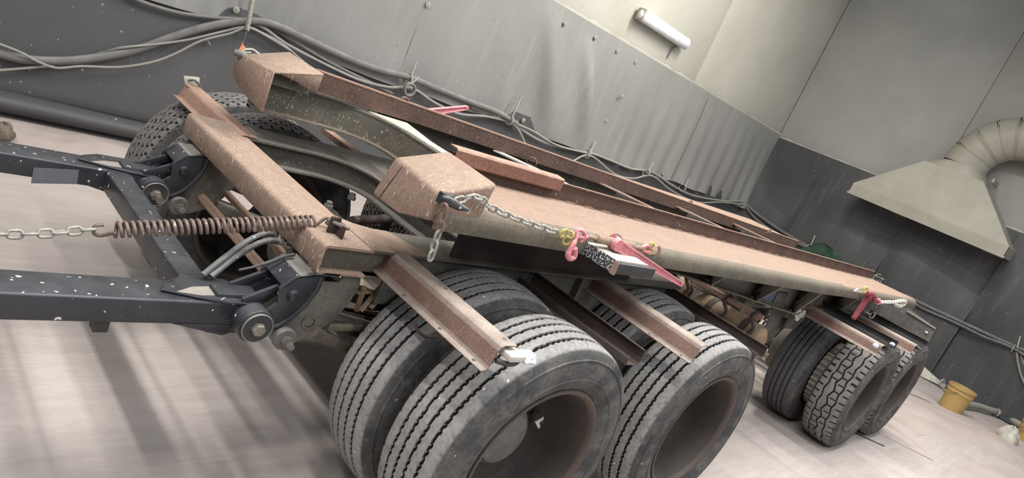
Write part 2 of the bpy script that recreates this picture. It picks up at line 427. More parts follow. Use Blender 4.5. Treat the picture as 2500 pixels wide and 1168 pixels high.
# frayed lighter edge strip where the sheet was cut
es = MB()
def edge(u, v):
    x = -3.2 + u * (WX + 3.2); return (x, WY - .02, 2.44 + v * (.035 + .03 * noise.noise(Vector((x * 5, 0, 0))) + .012 * noise.noise(Vector((x * 17, 0, 0)))))
es.grid(edge, 500, 1); es.build('sealant_strip', M['wall_panel'], wl)
ls = MB()
def lsheet(u, v):
    x = -3.2 + u * (WX + 3.2)
    # curled foot: a roll lying on the floor side
    if v < .4:
        a = v / .4; th = -PI * .5 + a * PI * 1.0
        r_ = .07 + .012 * noise.noise(Vector((x * .7, 2, 0)))
        fade = 1 if x < 2 else max(.3, 1 - (x - 2) * .25)
        return (x, WY - .06 - r_ * fade * 1.6 * math.cos(th) * .9, .03 + r_ + r_ * math.sin(th))
    a = (v - .4) / .6; z = .03 + 2 * .07 + a * 1.05
    return (x, WY - .03 - .05 * max(0, .5 + noise.noise(Vector((x * .6, z * .8, 4)))) * (1 - a * .7) - .03 * (1 - a), z)
ls.grid(lsheet, 260, 34); ls.build('rubber_mat', 'rubber_lower', wl, smooth=80)
for px, py in ((577, 24), (706, 74), (852, 135), (960, 177), (1045, 12), (1480, 295), (1350, 325), (1100, 223), (1278, 294), (1520, 235), (1380, 58), (1455, 92), (1508, 125), (1552, 152), (1430, 330), (1620, 425)):
    p = at(px, py, 'y', WY - .075)
    MB().lathe([(0, -.012), (.010, -.012), (.012, -.006), (.026, -.004), (.027, .0), (.0, .03)], 14, p).build('washer', 'chain', wl)
# cracks/cuts: small star tear
for a in (0, 2.2, 4.1):
    p = at(1512, 240, 'y', WY - .10)
    MB().tube([p, p + Vector((.055 * math.cos(a), -.003, .055 * math.sin(a)))], [.005, .001], 6).build('tear', 'black_plain', wl)

# back wall ---------------------------------------------------------
wb = struct(MB().box(WX + .03, WX + .2, -6, WY + .2, -.1, 6.2).build('wall_back', 'black_plain'))
ys = [WY, 1.92, -.7, -3.3, -6]
for i in range(4):
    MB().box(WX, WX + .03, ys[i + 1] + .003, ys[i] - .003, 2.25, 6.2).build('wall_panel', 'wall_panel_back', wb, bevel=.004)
def bsheet(y0, y1, seed):
    mb = MB()
    def f(u, v):
        y = y0 + u * (y1 - y0); z = .01 + v * (2.40 - .01)
        k = .35 + .65 * math.sin(PI * v)
        w_ = noise.noise(Vector((y * .9 + seed, z * .55, 2))) * .15 + .05 * noise.noise(Vector((y * 2.6, z * .8, seed)))
        return (WX - .04 - max(0, w_ + .05) * k, y, z)
    mb.grid(f, int(abs(y1 - y0) * 18), 40); return mb
for k, (a, b) in enumerate([(WY - .04, 1.958), (1.962, .611), (.609, -2.0), (-2.0, -5.5)]):
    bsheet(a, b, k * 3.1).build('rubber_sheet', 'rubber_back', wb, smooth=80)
es = MB()
def edge2(u, v):
    y = WY + u * (-5.5 - WY); return (WX - .02, y, 2.39 + v * (.03 + .025 * noise.noise(Vector((y * 5, 0, 0)))))
es.grid(edge2, 300, 1); es.build('sealant_strip', M['wall_panel'], wb)
MB().beam((WX - .06, WY - .07, .0), (WX - .06, WY - .07, 2.42), .10, .10).build('corner_flap', 'rubber_back', wb, bevel=.02)

# ================================================================== TRAILER
TR = thing('trailer', 'rusty low container trailer chassis with long deck rails and dual wheels', 'trailer', (2.2, 1.19, 0))
def arc(cx_, cy_, r, a0, a1, n=10):
    return [(cx_ + r * math.cos(math.radians(a0 + (a1 - a0) * i / n)), cy_ + r * math.sin(math.radians(a0 + (a1 - a0) * i / n))) for i in range(n + 1)]
def sweep(mb, path, sec):
    """closed section (offset to the left of travel, z) swept along a plan path"""
    n = len(path); m_ = len(sec); vs = []
    for i, p in enumerate(path):
        a = Vector(path[max(i - 1, 0)]); b = Vector(path[min(i + 1, n - 1)]); d = (b - a).normalized(); nn = Vector((-d.y, d.x))
        for o, z in sec: vs.append((p[0] + nn.x * o, p[1] + nn.y * o, z))
    fs = [(i * m_ + j, i * m_ + (j + 1) % m_, (i + 1) * m_ + (j + 1) % m_, (i + 1) * m_ + j) for i in range(n - 1) for j in range(m_)]
    fs += [tuple(range(m_)), tuple((n - 1) * m_ + j for j in range(m_ - 1, -1, -1))]
    return mb.add(vs, fs)
def csec(zt, zb, fi, ft, fb, t=.009):
    """channel/I section: fi = flange toward the left (opening), ft/fb = top/bottom flange to the right"""
    return [(fi, zt), (fi, zt - t), (t, zt - t), (t, zb + t), (fi + .012, zb + t), (fi + .012, zb), (-fb, zb), (-fb, zb + t), (0, zb + t), (0, zt - t), (-ft, zt - t), (-ft, zt)]

# lower frame -------------------------------------------------------
fb = MB()
fb.sheet([(-.51, .853), (-.672, .853), (-.684, .858), (-.690, .868), (-.690, .930), (-.687, .942), (-.680, .948), (-.668, .950), (-.51, .950)], 'y', .57, 1.81, -.009)
fb.box(-.684, -.40, .572, .63, .853, .861)
fb.box(-.684, -.515, 1.79, 1.798, .858, .944)
front_beam = fb.build('cross_beam', 'rust_beam', TR, smooth=50)
MB().box(-.684, -.40, .600, .606, .861, .944).build('end_plate', 'deck_side', TR)
nr = MB()
nr.prism([(-.51, .57), (1.48, .57), (1.52, .60), (1.52, .77), (.14, .77), (.07, .765)] + [(.02, .765), (-.38, .765), (-.44, .772), (-.48, .80), (-.51, .85)], 'z', .942, .950)
nr.box(-.51, -.26, .57, .62, .853, .861)
nr.box(-.40, 1.5, .61, .62, .74, .942)
nr.box(-.30, 1.5, .57, .70, .735, .745)
nr.box(.62, .63, .575, .61, .745, .942)
rr = MB(); rr.box(3.3, 5.1, .57, .77, .92, .93); rr.box(3.3, 5.1, .61, .62, .72, .92); rr.build('frame_rail', 'dark_steel', TR)
near_rail = nr.build('frame_rail', 'rail_steel', TR)
MB().prism([(-.515, .572), (-.26, .572), (-.34, .762), (-.40, .764), (-.47, .79), (-.515, .84)], 'z', .9495, .9525).build('corner_plate', 'rust_beam', TR)
A = [(-.51, 1.67), (-.35, 1.67), (-.18, 1.67)] + arc(-.18, 1.41, .26, 90, 0, 12)[1:] + [(.085, 1.2), (.10, .76)]

fr = MB(); sweep(fr, A, [(-o, z) for o, z in csec(.950, .845, .05, .07, .02)])
fr.build('curved_channel', 'dark_steel', TR)
ff = MB(); ff.prism([(-.51, 1.70), (-.15, 1.70), (.0, 1.66), (.08, 1.55), (.09, 1.45), (.18, 1.45), (.25, 1.70), (1.5, 1.70), (1.5, 1.88), (-.2, 1.88), (-.51, 1.81)], 'z', .938, .946); ff.box(.3, 1.5, 1.79, 1.80, .74, .938); f2_ = MB(); f2_.box(3.3, 5.1, 1.70, 1.88, .92, .93); f2_.box(3.3, 5.1, 1.79, 1.80, .72, .92); f2_.build('frame_rail', 'dark_steel', TR)
ff.build('frame_rail', 'dark_steel', TR)
for x in (.30, 2.45, 3.25, 4.45):
    MB().box(x, x + .10, .62, 1.79, .80, .94).build('frame_cross_member', 'dark_steel', TR, bevel=.006)

# upper frame: skid decks, guide plates, noses ----------------------
def tilt(x): return -.012 * max(0, x)
dn = MB()
dsec = [(.715, 1.228), (.350, 1.228), (.332, 1.225), (.316, 1.217), (.306, 1.205), (.300, 1.190), (.298, 1.165), (.300, 1.148), (.307, 1.148), (.307, 1.188), (.315, 1.204), (.330, 1.215), (.350, 1.220), (.715, 1.220)]
nx = 50
vs = []; m_ = len(dsec)
for i in range(nx + 1):
    x = -.56 + (5.08 + .56) * i / nx
    for y, z in dsec:
        xx = x - (y - .3) * .25 if i == nx else x + (y - .3) * .42 if i == 0 else max(x, -.56 + (y - .3) * .42 + .002 * i)
        vs.append((xx, y + .004 * noise.noise(Vector((x * 2, y, 0))), z + .004 * noise.noise(Vector((x * 1.7, 4, 0)))))
dn.add(vs, [(i * m_ + j, i * m_ + (j + 1) % m_, (i + 1) * m_ + (j + 1) % m_, (i + 1) * m_ + j) for i in range(nx) for j in range(m_)] + [tuple(range(m_)), tuple(nx * m_ + j for j in range(m_))])
dk = dn.mesh('skid_deck', M['deck'], 50)
dk.materials.append(M['deck_side'])
for p in dk.polygons:
    if p.center.z < 1.222 and p.center.y < .345: p.material_index = 1
link('skid_deck', dk, TR)
fd = MB(); fd.box(-.34, 5.0, 1.60, 2.02, 1.216, 1.224); fd.box(-.34, 5.0, 2.012, 2.02, 1.148, 1.216)
fd.build('skid_deck', 'deck', TR)
gp = MB(); gp.box(-.25, 4.93, .700, .709, 1.228, 1.300); gp.box(-.25, 4.93, .690, .709, 1.296, 1.303)
g = gp.build('guide_plate', 'rust_plate', TR)
wt = MB().box(-.036, .036, -.008, .008, -.002, .004).mesh('weld_tab', M['deck'])
for k in range(34):
    o = link('weld_tab', wt, g, (.46 + k * .133, .692, 1.2285)); o.scale.x = random.uniform(.8, 1.15)
g2 = MB(); g2.prism([(-.30, 1.606), (5.35, 1.606), (5.35, 1.598), (-.30, 1.598)], 'z', 1.226, 1.306)
g2.v = [(x, y, z - .016 * (x + .3)) for x, y, z in g2.v]
far_plate = g2.build('guide_plate', 'rust_plate', TR)
g3 = MB(); g3.box(-.32, 5.35, 1.596, 1.625, 1.304, 1.311); g3.v = [(x, y, z - .016 * (x + .3)) for x, y, z in g3.v]
g3.build('flange', 'rust', far_plate)
for x in (.15, 3.0, 4.6):
    MB().tube([(x + .022 * math.cos(a * PI / 6), 1.612, 1.302 - .016 * (x + .3) + .022 * math.sin(a * PI / 6)) for a in range(7)], .006, 6).build('weld_lug', 'rust_plate', far_plate)
ex = MB(); ex.sheet([(.700, 1.268), (.668, 1.270), (.664, 1.275), (.664, 1.318), (.669, 1.324), (.712, 1.326)], 'x', -.26, .33, -.006)
ex.build('guide_extension', 'extension', g)
# under-deck webs and gussets
wprof = [(.98, .97), (1.02, 1.055), (1.44, 1.03), (1.92, .98), (2.82, .90), (3.22, .87), (3.30, .93), (4.9, .93)]
uw = MB()
uw.prism(wprof + [(4.9, 1.215), (.98, 1.215)], 'y', .60, .61)
uw.build('deck_web', 'grey_web', TR)
MB().box(-.16, 1.0, .60, .61, .951, 1.215).build('deck_web', 'dark_rust', TR)
uw = MB(); uw.sheet(wprof[1:], 'y', .54, .67, .010); uw.build('web_flange', 'deck_side', TR, smooth=0)
for (xa, xb, zb_) in ((1.35, 1.77, 1.02), (2.11, 2.45, .95), (2.77, 3.19, .89), (3.55, 4.0, .94)):
    MB().add([(xa, .34, 1.200), (xb, .60, 1.200), (xb, .60, zb_), (xb - .03, .57, zb_), (xa + .01, .34, 1.200), (xb + .01, .60, 1.200), (xb + .01, .60, zb_), (xb - .02, .57, zb_)], [(0, 1, 2, 3), (7, 6, 5, 4), (0, 3, 7, 4), (1, 0, 4, 5)]).build('gusset', 'deck_side', TR, smooth=0)
    MB().beam((xa + .0, .335, 1.185), (xb - .02, .575, zb_ + .005), .075, .007, (0, -1, .6)).build('gusset_flange', 'gusset_flange', TR)
B = [(-.545, 1.645), (-.3, 1.645), (-.19, 1.645)] + arc(-.19, 1.395, .25, 90, 0, 12)[1:] + [(.06, 1.2), (.06, .72)]
ub = MB(); sweep(ub, B, [(-o, z) for o, z in csec(1.200, 1.075, .012, .010, .0)])
ub.build('curved_channel', 'grimy_web', TR)
ub = MB(); sweep(ub, B, [(.0, 1.084), (-.055, 1.084), (-.055, 1.075), (.0, 1.075)]) if False else sweep(ub, B, [(-.055, 1.075), (-.055, 1.086), (.0, 1.086), (.0, 1.075)])
ub.build('channel_lip', 'deck_side', TR)
uf = MB(); uf.box(.1, 4.9, 1.70, 1.71, 1.06, 1.216); uf.build('deck_web', 'dark_steel', TR)
MB().prism([(-.02, 1.60), (.20, 1.60), (.135, 1.30), (.125, .72), (.06, .72), (.062, 1.38), (.03, 1.50)], 'z', 1.201, 1.207).build('deck_cross_member', 'white_board', TR)
MB().prism([(.80, 1.60), (.88, 1.60), (1.06, 1.30), (1.10, .72), (1.04, .72), (1.0, 1.28)], 'z', 1.197, 1.205).build('deck_cross_member', 'white_board', TR)
for x in (1.9, 2.9, 3.9):
    MB().prism([(x - .1, 1.60), (x - .03, 1.60), (x + .10, 1.30), (x + .12, .72), (x + .06, .72), (x + .05, 1.28)], 'z', 1.192, 1.200).build('deck_cross_member', 'deck', TR)
for x in (1.06, 2.0, 3.0, 4.0):
    MB().box(x + .02, x + .028, .72, 1.6, 1.06, 1.192).build('cross_web', 'dark_steel', TR)
for (px, py) in ((1297, 398), (1875, 575)):
    c = at(px, py, 'z', 1.20)
    MB().tube([(c.x - .02 * math.cos(a * PI / 8) , c.y + .022 * math.cos(a * PI / 8), 1.18 + .016 + .034 * math.sin(a * PI / 8)) for a in range(9)] , .0055, 7).build('lashing_loop', 'rust_plate', TR)

def nose(name, F, mirror, label=None):
    mb = MB()
    return mb
# near nose: closed box
T = [(-.545, .600, 1.258), (-.590, .295, 1.256), (-.385, .300, 1.322), (-.35, .600, 1.322)]
Bt = [(-.57, .615, 1.118), (-.575, .300, 1.176), (-.390, .300, 1.196), (-.36, .61, 1.15)]
nb = MB()
v = T + [(-.57, .615, 1.120), (-.572, .45, 1.116), (-.578, .312, 1.168), (-.392, .305, 1.200), (-.36, .61, 1.13)]
nb.add(v, [(0, 1, 2, 3), (0, 4, 5, 6, 1), (1, 6, 7, 2), (2, 7, 8, 3), (3, 8, 4, 0), (4, 8, 7, 6, 5)])
near_nose = nb.build('nose_box', 'rust_beam', TR, smooth=60, bevel=.014, seg=3)
p0 = Vector(T[0]).lerp(Vector(T[1]), .22); p1 = Vector((-.5735, .56, 1.122))
MB().tube([p0 + Vector((-.001, 0, -.008)), p0.lerp(p1, .5) + Vector((-.002, 0, 0)), p1 + Vector((-.003, 0, .004))], .0014, 6).build('weld_seam', 'dark_rust', near_nose)
# far nose: shell, open on the inner side
fn = MB()
def plate(mb, pts, t):
    pts = [Vector(p) for p in pts]; n = (pts[1] - pts[0]).cross(pts[2] - pts[0]).normalized() * t
    k = len(pts); mb.add(pts + [p + n for p in pts], [tuple(range(k)), tuple(range(2 * k - 1, k - 1, -1))] + [(i, (i + 1) % k, (i + 1) % k + k, i + k) for i in range(k)])
T2 = [(-.575, 1.76, 1.252), (-.550, 1.50, 1.262), (-.335, 1.52, 1.312), (-.325, 1.88, 1.312)]
plate(fn, T2, -.01)
plate(fn, [(-.575, 1.76, 1.252), (-.578, 1.80, 1.20), (-.574, 1.78, 1.15), (-.560, 1.70, 1.115), (-.552, 1.49, 1.095), (-.550, 1.50, 1.262)], -.008)
plate(fn, [(-.575, 1.76, 1.252), (-.578, 1.80, 1.20), (-.325, 1.90, 1.20), (-.325, 1.88, 1.312)], .008)
plate(fn, [(-.535, 1.502, 1.264), (-.335, 1.52, 1.312), (-.333, 1.527, 1.226), (-.37, 1.524, 1.229), (-.43, 1.516, 1.246), (-.50, 1.506, 1.256)], .006)
MB().box(-.545, -.34, 1.575, 1.580, 1.20, 1.262).build('inner_web', 'grimy_web', TR)
far_nose = fn.build('nose_box', 'rust_beam', TR, smooth=50, bevel=.003, seg=1)
# rope cleats ("horns") at the noses
def horn(px, py, y, parent, s=1):
    c = at(px, py, 'y', y)
    mb = MB()
    mb.tube([c + Vector((-.052 * s, -.022, .010)), c + Vector((-.03 * s, -.02, .006)), c + Vector((.0, -.010, -.002)), c + Vector((.026 * s, -.02, -.008)), c + Vector((.050 * s, -.03, -.008))], [.005, .012, .014, .011, .004], 10)
    mb.box(c.x - .02, c.x + .02, c.y, c.y + .03, c.z - .02, c.z + .012)
    return mb.build('hook_cleat', 'black_paint', parent)
horn(1098, 489, .272, near_nose)
# spring anchor bracket on the front beam
ab = MB(); c = at(823, 575, 'z', .951)
ab.box(c.x - .004, c.x + .004, c.y - .03, c.y + .03, .950, .992)
ab.box(c.x - .03, c.x + .006, c.y + .012, c.y + .022, .95, 1.005)
anchor = ab.build('anchor_bracket', 'dark_rust', TR, bevel=.002); AC = c.copy()
MB().tube([(c.x - .03, c.y + .03, .988), (c.x + .012, c.y - .03, .988)], .006, 8).build('pin', 'bolt', anchor)

# wheels ------------------------------------------------------------
def tyre_mesh(kind):
    NT = 360 if kind != 'smooth' else 160
    prof = [(.290, -.108, 0), (.300, -.118, 0), (.305, -.120, 0), (.325, -.131, 0), (.345, -.138, 0), (.350, -.1385, 0), (.352, -.1415, 0), (.355, -.1415, 0), (.357, -.1385, 0), (.385, -.139, 0), (.405, -.136, 0), (.420, -.131, 0), (.422, -.134, 0), (.425, -.134, 0), (.427, -.129, 0), (.440, -.124, 0), (.449, -.119, 0), (.455, -.114, 1)]
    NV = 110 if kind == 'rib' else 72 if kind != 'smooth' else 30
    for i in range(NV + 1):
        y = -.110 + .220 * i / NV
        prof.append((.470 - .9 * y * y - (2.2e3 * y ** 6 if abs(y) > .09 else 0) * .5, y, 1))
    prof += [(r, -y, s) for r, y, s in reversed(prof[:18])]
    mb = MB(); att = []; n = NT
    def groove(a, y):
        if kind == 'rib':
            for k, y0 in enumerate((-.066, -.022, .022, .066)):
                j = .0015 * (1 if (int(a * 180 / PI + k) % 3) < 1 else -1)
                if abs(y - y0 + j) < .0046: return .014
            if abs(y) > .101 and (int(a * 360 / PI) % 16) == 0: return .0029
            return 0
        if kind == 'zig':
            q = a * 26 / PI
            tri = abs((q % 2) - 1) * 2 - 1
            if abs(y - .010 * tri) < .0048: return .012
            tri2 = abs(((q + .7) % 2) - 1) * 2 - 1
            for y0 in (-.055, .055):
                if abs(y - y0 - .0055 * tri2) < .0042: return .011
            st = (q * 1.0 + (0.5 if y > 0 else 0)) % 1
            if abs(y) < .05 and st < .09 and abs(y) > .012: return .004
            if abs(y) > .078 and (q % 1) < .16: return .008
            return 0
        if kind == 'block':
            q = a * 30 / PI
            for k, y0 in enumerate((-.068, -.034, 0, .034, .068)):
                tri = abs(((q + k * .5) % 2) - 1) * 2 - 1
                if abs(y - y0 - .004 * tri) < .0036: return .010
            seg = int((y + .12) / .034)
            if ((q + .45 * (seg % 2) + y * 6) % 1) < .13: return .010
            return 0
        return .004 if any(abs(y - y0) < .004 for y0 in (-.06, -.02, .02, .06)) else 0
    for r, y, s in prof:
        for j in range(n):
            a = 2 * PI * j / n
            g_ = groove(a, y) if s else 0
            rr = r - g_
            mb.v.append((rr * math.cos(a), y, rr * math.sin(a))); att.append(1.0 if g_ > .003 else 0.0)
    m__ = len(prof)
    for i in range(m__ - 1):
        for j in range(n):
            mb.f.append((i * n + j, i * n + (j + 1) % n, (i + 1) * n + (j + 1) % n, (i + 1) * n + j))
    mb.attr = att
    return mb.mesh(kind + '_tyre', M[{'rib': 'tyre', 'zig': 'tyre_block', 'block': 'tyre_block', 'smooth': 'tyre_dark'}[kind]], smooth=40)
TM = {k: tyre_mesh(k) for k in ('rib', 'zig', 'block', 'smooth')}
def rim_mesh():
    mb = MB()
    mb.lathe([(.2975, -.114), (.300, -.121), (.297, -.125), (.290, -.124), (.283, -.116), (.277, -.10), (.270, -.075), (.262, -.05), (.259, .0), (.257, .050), (.245, .078), (.20, .088), (.16, .090), (.14, .080), (.132, .070), (.132, .112), (.257, .115), (.262, .12), (.275, .118), (.290, .114), (.2975, .114)], 72)
    return mb.mesh('rim', M['rim'], 40)
RMESH = rim_mesh()
hb = MB(); hb.lathe([(.132, .085), (.124, .065), (.118, .040), (.105, .032), (.100, .020), (.05, .016), (0, .016)], 36)
HUB = hb.mesh('hub', M['grey_metal'], 40)
eb = MB(); eb.lathe([(.2965, -.1155), (.3035, -.1215), (.302, -.1275), (.295, -.1285), (.288, -.1235), (.281, -.113), (.279, -.104)], 72)
EDGE = eb.mesh('rim_edge', M['rim_edge'], 60)
def wheel(x, yc, z, kind, flip=False, spin=0.0, edge=True, hub=True):
    t = bpy.data.objects.new('tyre', TM[kind]); COL.objects.link(t); t.parent = TR
    t.location = Vector((x, yc, z)) - TR.location; t.rotation_euler = (0, spin, PI if flip else 0)
    for nm, me in (('rim', RMESH),) + ((('hub', HUB),) if hub else ()) + ((('rim_edge', EDGE),) if edge else ()):
        o = bpy.data.objects.new(nm, me); COL.objects.link(o); o.parent = t
    return t
XS = (0.0, 1.178, 3.92, 4.88)
ZC = .470
wheelB = wheel(XS[0], .135, ZC, 'rib')
wheel(XS[0], .475, ZC, 'rib', True, .3, hub=False)
wheel(XS[1], .140, ZC, 'rib', spin=.9)
wheel(XS[1], .475, ZC, 'rib', True, 1.4, hub=False)
wheel(XS[2], .140, ZC, 'zig', spin=.4)
wheel(XS[2], .500, ZC, 'smooth', True, .1, hub=False)
wheel(XS[3], .140, ZC, 'zig', spin=.6)
wheel(XS[3], .475, ZC, 'zig', True, .2, hub=False)
for x in XS:
    xf_ = x - .20 if x == 0 else x
    k_ = 1.045 if x == 0 else 1.0
    for o_ in (wheel(xf_, 2.30, ZC * k_, 'block', True, x, hub=False), wheel(xf_, 1.975, ZC * k_, 'block', False, x + .5, hub=False)):
        o_.scale = (k_, 1, k_)
# valve + triangular mark inside the near rim
vv = MB(); c = at(1318, 1030, 'y', .17)
vv.lathe([(0, -.010), (.009, -.010), (.010, -.002), (.018, .0), (.018, .008), (.026, .012), (.026, .03)], 20, c)
vo = vv.build('valve_boss', 'rim', wheelB); 
# the pale triangular tab on it
MB().add([c + Vector(p) for p in ((-.034, -.006, .004), (.004, -.008, -.028), (.002, -.008, .024), (-.034, .0, .004), (.004, -.002, -.028), (.002, -.002, .024))], [(0, 1, 2), (5, 4, 3), (0, 3, 4, 1), (1, 4, 5, 2), (2, 5, 3, 0)]).build('tab', 'lens', wheelB)
# axles, drums, springs, brake gear
for i, x in enumerate(XS):
    MB().tube([(x, .28, ZC), (x, 2.1, ZC)], .062, 20).build('axle', 'dark_steel', TR)
    for yc, s in ((.70, -1), (1.68, 1)):
        MB().lathe([(.10, s * .07), (.205, s * .065), (.208, s * .05), (.200, s * .04), (.203, -s * .06), (.19, -s * .08), (.07, -s * .085)], 40, (x, yc, ZC)).build('brake_drum', 'drum', TR)
    for yc in (.88, 1.50):
        sp = MB()
        for k in range(5):
            L_ = .46 - .07 * k
            pts = [(x + L_ * (u / 8 - .5) * 2, .60 - .035 * math.cos((u / 8 - .5) * PI) * 1.0 - .011 * k) for u in range(9)]
            sp.sheet(pts, 'y', yc - .035, yc + .035, .009)
        sp.build('leaf_spring', 'dark_rust', TR)
        MB().box(x - .05, x + .05, yc - .05, yc + .05, .40, .62).build('axle_seat', 'dark_rust', TR, bevel=.006)
    for yc in (1.05, 1.33):
        MB().lathe([(0, -.06), (.05, -.06), (.072, -.04), (.074, .0), (.078, .0), (.078, .01), (.074, .01), (.066, .05), (.02, .06), (0, .06)], 24, (x - .20, yc, .56), 'x').build('brake_chamber', 'tank_rust', TR)
        MB().tube([(x - .14, yc, .56), (x - .05, yc, .52)], .011, 8).build('push_rod', 'rod_rust', TR)
# fluted outer drum seen between the rear pair
dr = MB(); n = 72
for k, y in enumerate((.275, .28, .37, .375)):
    for j in range(n * 2):
        a = PI * j / n; r_ = (.262 if j % 4 < 2 else .274) if 0 < k < 3 else .20
        dr.v.append((XS[2] + r_ * math.cos(a), y, ZC + r_ * math.sin(a)))
for k in range(3):
    for j in range(n * 2): dr.f.append((k * n * 2 + j, k * n * 2 + (j + 1) % (n * 2), (k + 1) * n * 2 + (j + 1) % (n * 2), (k + 1) * n * 2 + j))
dr.build('ribbed_brake_drum', 'hood', TR, smooth=20)

# air tanks and pipes between the axle groups
for (a, b, r_) in (((2.30, .93, .77), (2.30, 1.40, .77), .085), ((2.36, .36, .74), (2.36, .88, .74), .095)):
    tk = MB(); ln = b[1] - a[1]
    tk.lathe([(0, 0), (r_ * .6, .008), (r_ * .95, .03), (r_, .05), (r_, ln - .05), (r_ * .95, ln - .03), (r_ * .6, ln - .008), (0, ln)], 28, a)
    o = tk.build('air_tank', 'tank_rust', TR)
    for f_ in (.25, .75):
        MB().lathe([(r_ + .001, a[1] + ln * f_ - .02), (r_ + .006, a[1] + ln * f_ - .02), (r_ + .006, a[1] + ln * f_ + .02), (r_ + .001, a[1] + ln * f_ + .02)], 28, (a[0], 0, a[2])).build('strap', 'dark_rust', o)
MB().tube([at(1648, 655, 'z', .90), at(1862, 778, 'z', .90)], .019, 12).build('cross_pipe', 'rod_rust', TR)
MB().tube([at(1780, 738, 'z', .82), at(1850, 780, 'z', .82)], .014, 10).build('cross_pipe', 'tank_rust', TR)
MB().tube([at(1800, 830, 'z', .62), at(1875, 870, 'z', .62)], .018, 10).build('cross_pipe', 'tank_rust', TR)
for yy in (.42, .62, .92, 1.12):
    MB().tube(spline([(2.22, yy, .93), (2.20, yy + .02, .88), (2.23, yy - .01, .82), (2.26, yy + .02, .74)], 5), .012, 8).build('clip_bracket', 'dark_rust', TR)
for yy in (.80, 1.02):
    MB().sheet([(2.20, .86), (2.24, .90), (2.34, .91), (2.42, .87)], 'y', yy, yy + .09, .006).build('tank_saddle', 'tank_rust', TR, smooth=0)
MB().lathe([(0, 0), (.06, 0), (.07, .01), (.07, .06), (.03, .08), (0, .08)], 24, (2.55, .74, .86)).build('valve_body', 'grey_metal', TR)
hs = random.Random(3)
for k in range(7):
    a = at(1640 + 35 * k, 690 + 22 * k, 'y', .95)
    MB().tube(spline([a + Vector((0, 0, .16)), a + Vector((.03, .02, .10)), a + Vector((.02 * hs.random(), -.03, .03)), a + Vector((.06, .0, -.05))], 6), .008 + .004 * hs.random(), 7).build('air_line', ['hose', 'dark_rust', 'grey_metal'][k % 3], TR)
for px, py in ((1720, 640), (1800, 690), (1880, 745)):
    pass
MB().tube(spline([at(1785, 720, 'y', .7), at(1810, 738, 'y', .66), at(1850, 748, 'y', .66), at(1880, 752, 'y', .7)], 8), .009, 8).build('air_line', 'hose', TR)
lb = at(1877, 722, 'y', .594)
MB().box(lb.x - .07, lb.x + .07, .590, .596, lb.z - .035, lb.z + .035).build('data_plate', mat_plain('blue_plate', (.10, .14, .24), (.13, .17, .26), .4), TR)
MB().box(lb.x + .12, lb.x + .30, .590, .598, lb.z - .05, lb.z + .035).build('cover_plate', 'grey_metal', TR, bevel=.004)
# rear suspension hanger in front of axle three
MB().prism([(3.05, .95), (3.45, .95), (3.46, .80), (3.40, .66), (3.30, .56), (3.20, .55), (3.14, .62), (3.10, .75)], 'y', .66, .675).build('hanger_bracket', 'dark_steel', TR, bevel=.004)
MB().prism([(3.05, .95), (3.45, .95), (3.46, .80), (3.40, .66), (3.30, .56), (3.20, .55), (3.14, .62), (3.10, .75)], 'y', .82, .835).build('hanger_bracket', 'dark_steel', TR, bevel=.004)
# cream bracket with cut-outs ahead of the rear wheel
cb = MB(); c = at(1950, 772, 'y', .55)
for j in range(3): cb.lathe([(.018, -.006), (.032, -.006), (.032, .006), (.018, .006), (.018, -.006)], 14, c + Vector((-.04 + .045 * j, 0, .02 - .03 * (j % 2))))
cb.build('pierced_bracket', 'lens', TR)

# mudguard brackets -------------------------------------------------
def guard_front(x, root=.62, y0=.0, dz=0):
    mb = MB()
    prof = [(x - .475, .867), (x - .455, .872), (x - .447, .884), (x - .437, .932), (x - .430, .944), (x - .418, .949), (x - .372, .947)]
    mb.sheet([(a, b + dz) for a, b in prof], 'y', y0, root, .005)
    # clip the free end's lower corner a little (rounded)
    o = mb.build('mudguard_bracket', 'rust_guard', TR, smooth=60, bevel=.0015, seg=1)
    for (dx, z_, ys_) in ((-.462, .871, (.05, .22, .42)), (-.395, .9495, (.035, .33))):
        for yy in ys_:
            MB().lathe([(0, .002), (.004, .002), (.0065, .001), (.0065, -.004)], 10, (x + dx, y0 + yy, z_ + dz + .004), 'z').build('rivet', 'bolt', o)
    return o
def guard_rear(x, root=.62, y0=.0, dz=0, mat='dark_rust'):
    mb = MB()
    mb.sheet([(x - .085, .90 + dz), (x - .09, .872 + dz), (x - .01, .868 + dz), (x, .878 + dz), (x, .932 + dz), (x - .022, .938 + dz)], 'y', y0, root, .005)
    o = mb.build('mudguard_channel', mat, TR, smooth=40, bevel=.0015, seg=1)
    return o
guard_front(XS[0] + .005)
guard_rear(XS[0] + .335, .66)
guard_front(XS[1] + .005, .66)
guard_rear(1.425, .72, 0, .01)
guard_front(3.84, .66)
guard_rear(3.77, .60, -.0, .05, 'black_plain')
guard_front(4.80, .55, .0, .005)
guard_rear(4.73, .5, 0, .055, 'black_plain')
# far side
for x in (XS[0],):
    mb = MB(); mb.sheet([(a - .10 * (x == 0), b) for a, b in [(x - .475, .888), (x - .455, .890), (x - .445, .900), (x - .435, .945), (x - .425, .955), (x - .365, .953)]], 'y', 1.62, 2.33, .005)
    o = mb.build('mudguard_bracket', 'rust', TR, smooth=60)
MB().prism([(.20, .93), (.26, .93), (.26, .90), (.20, .90)], 'y', 1.88, 2.3).build('mudguard_channel', 'rust', TR)
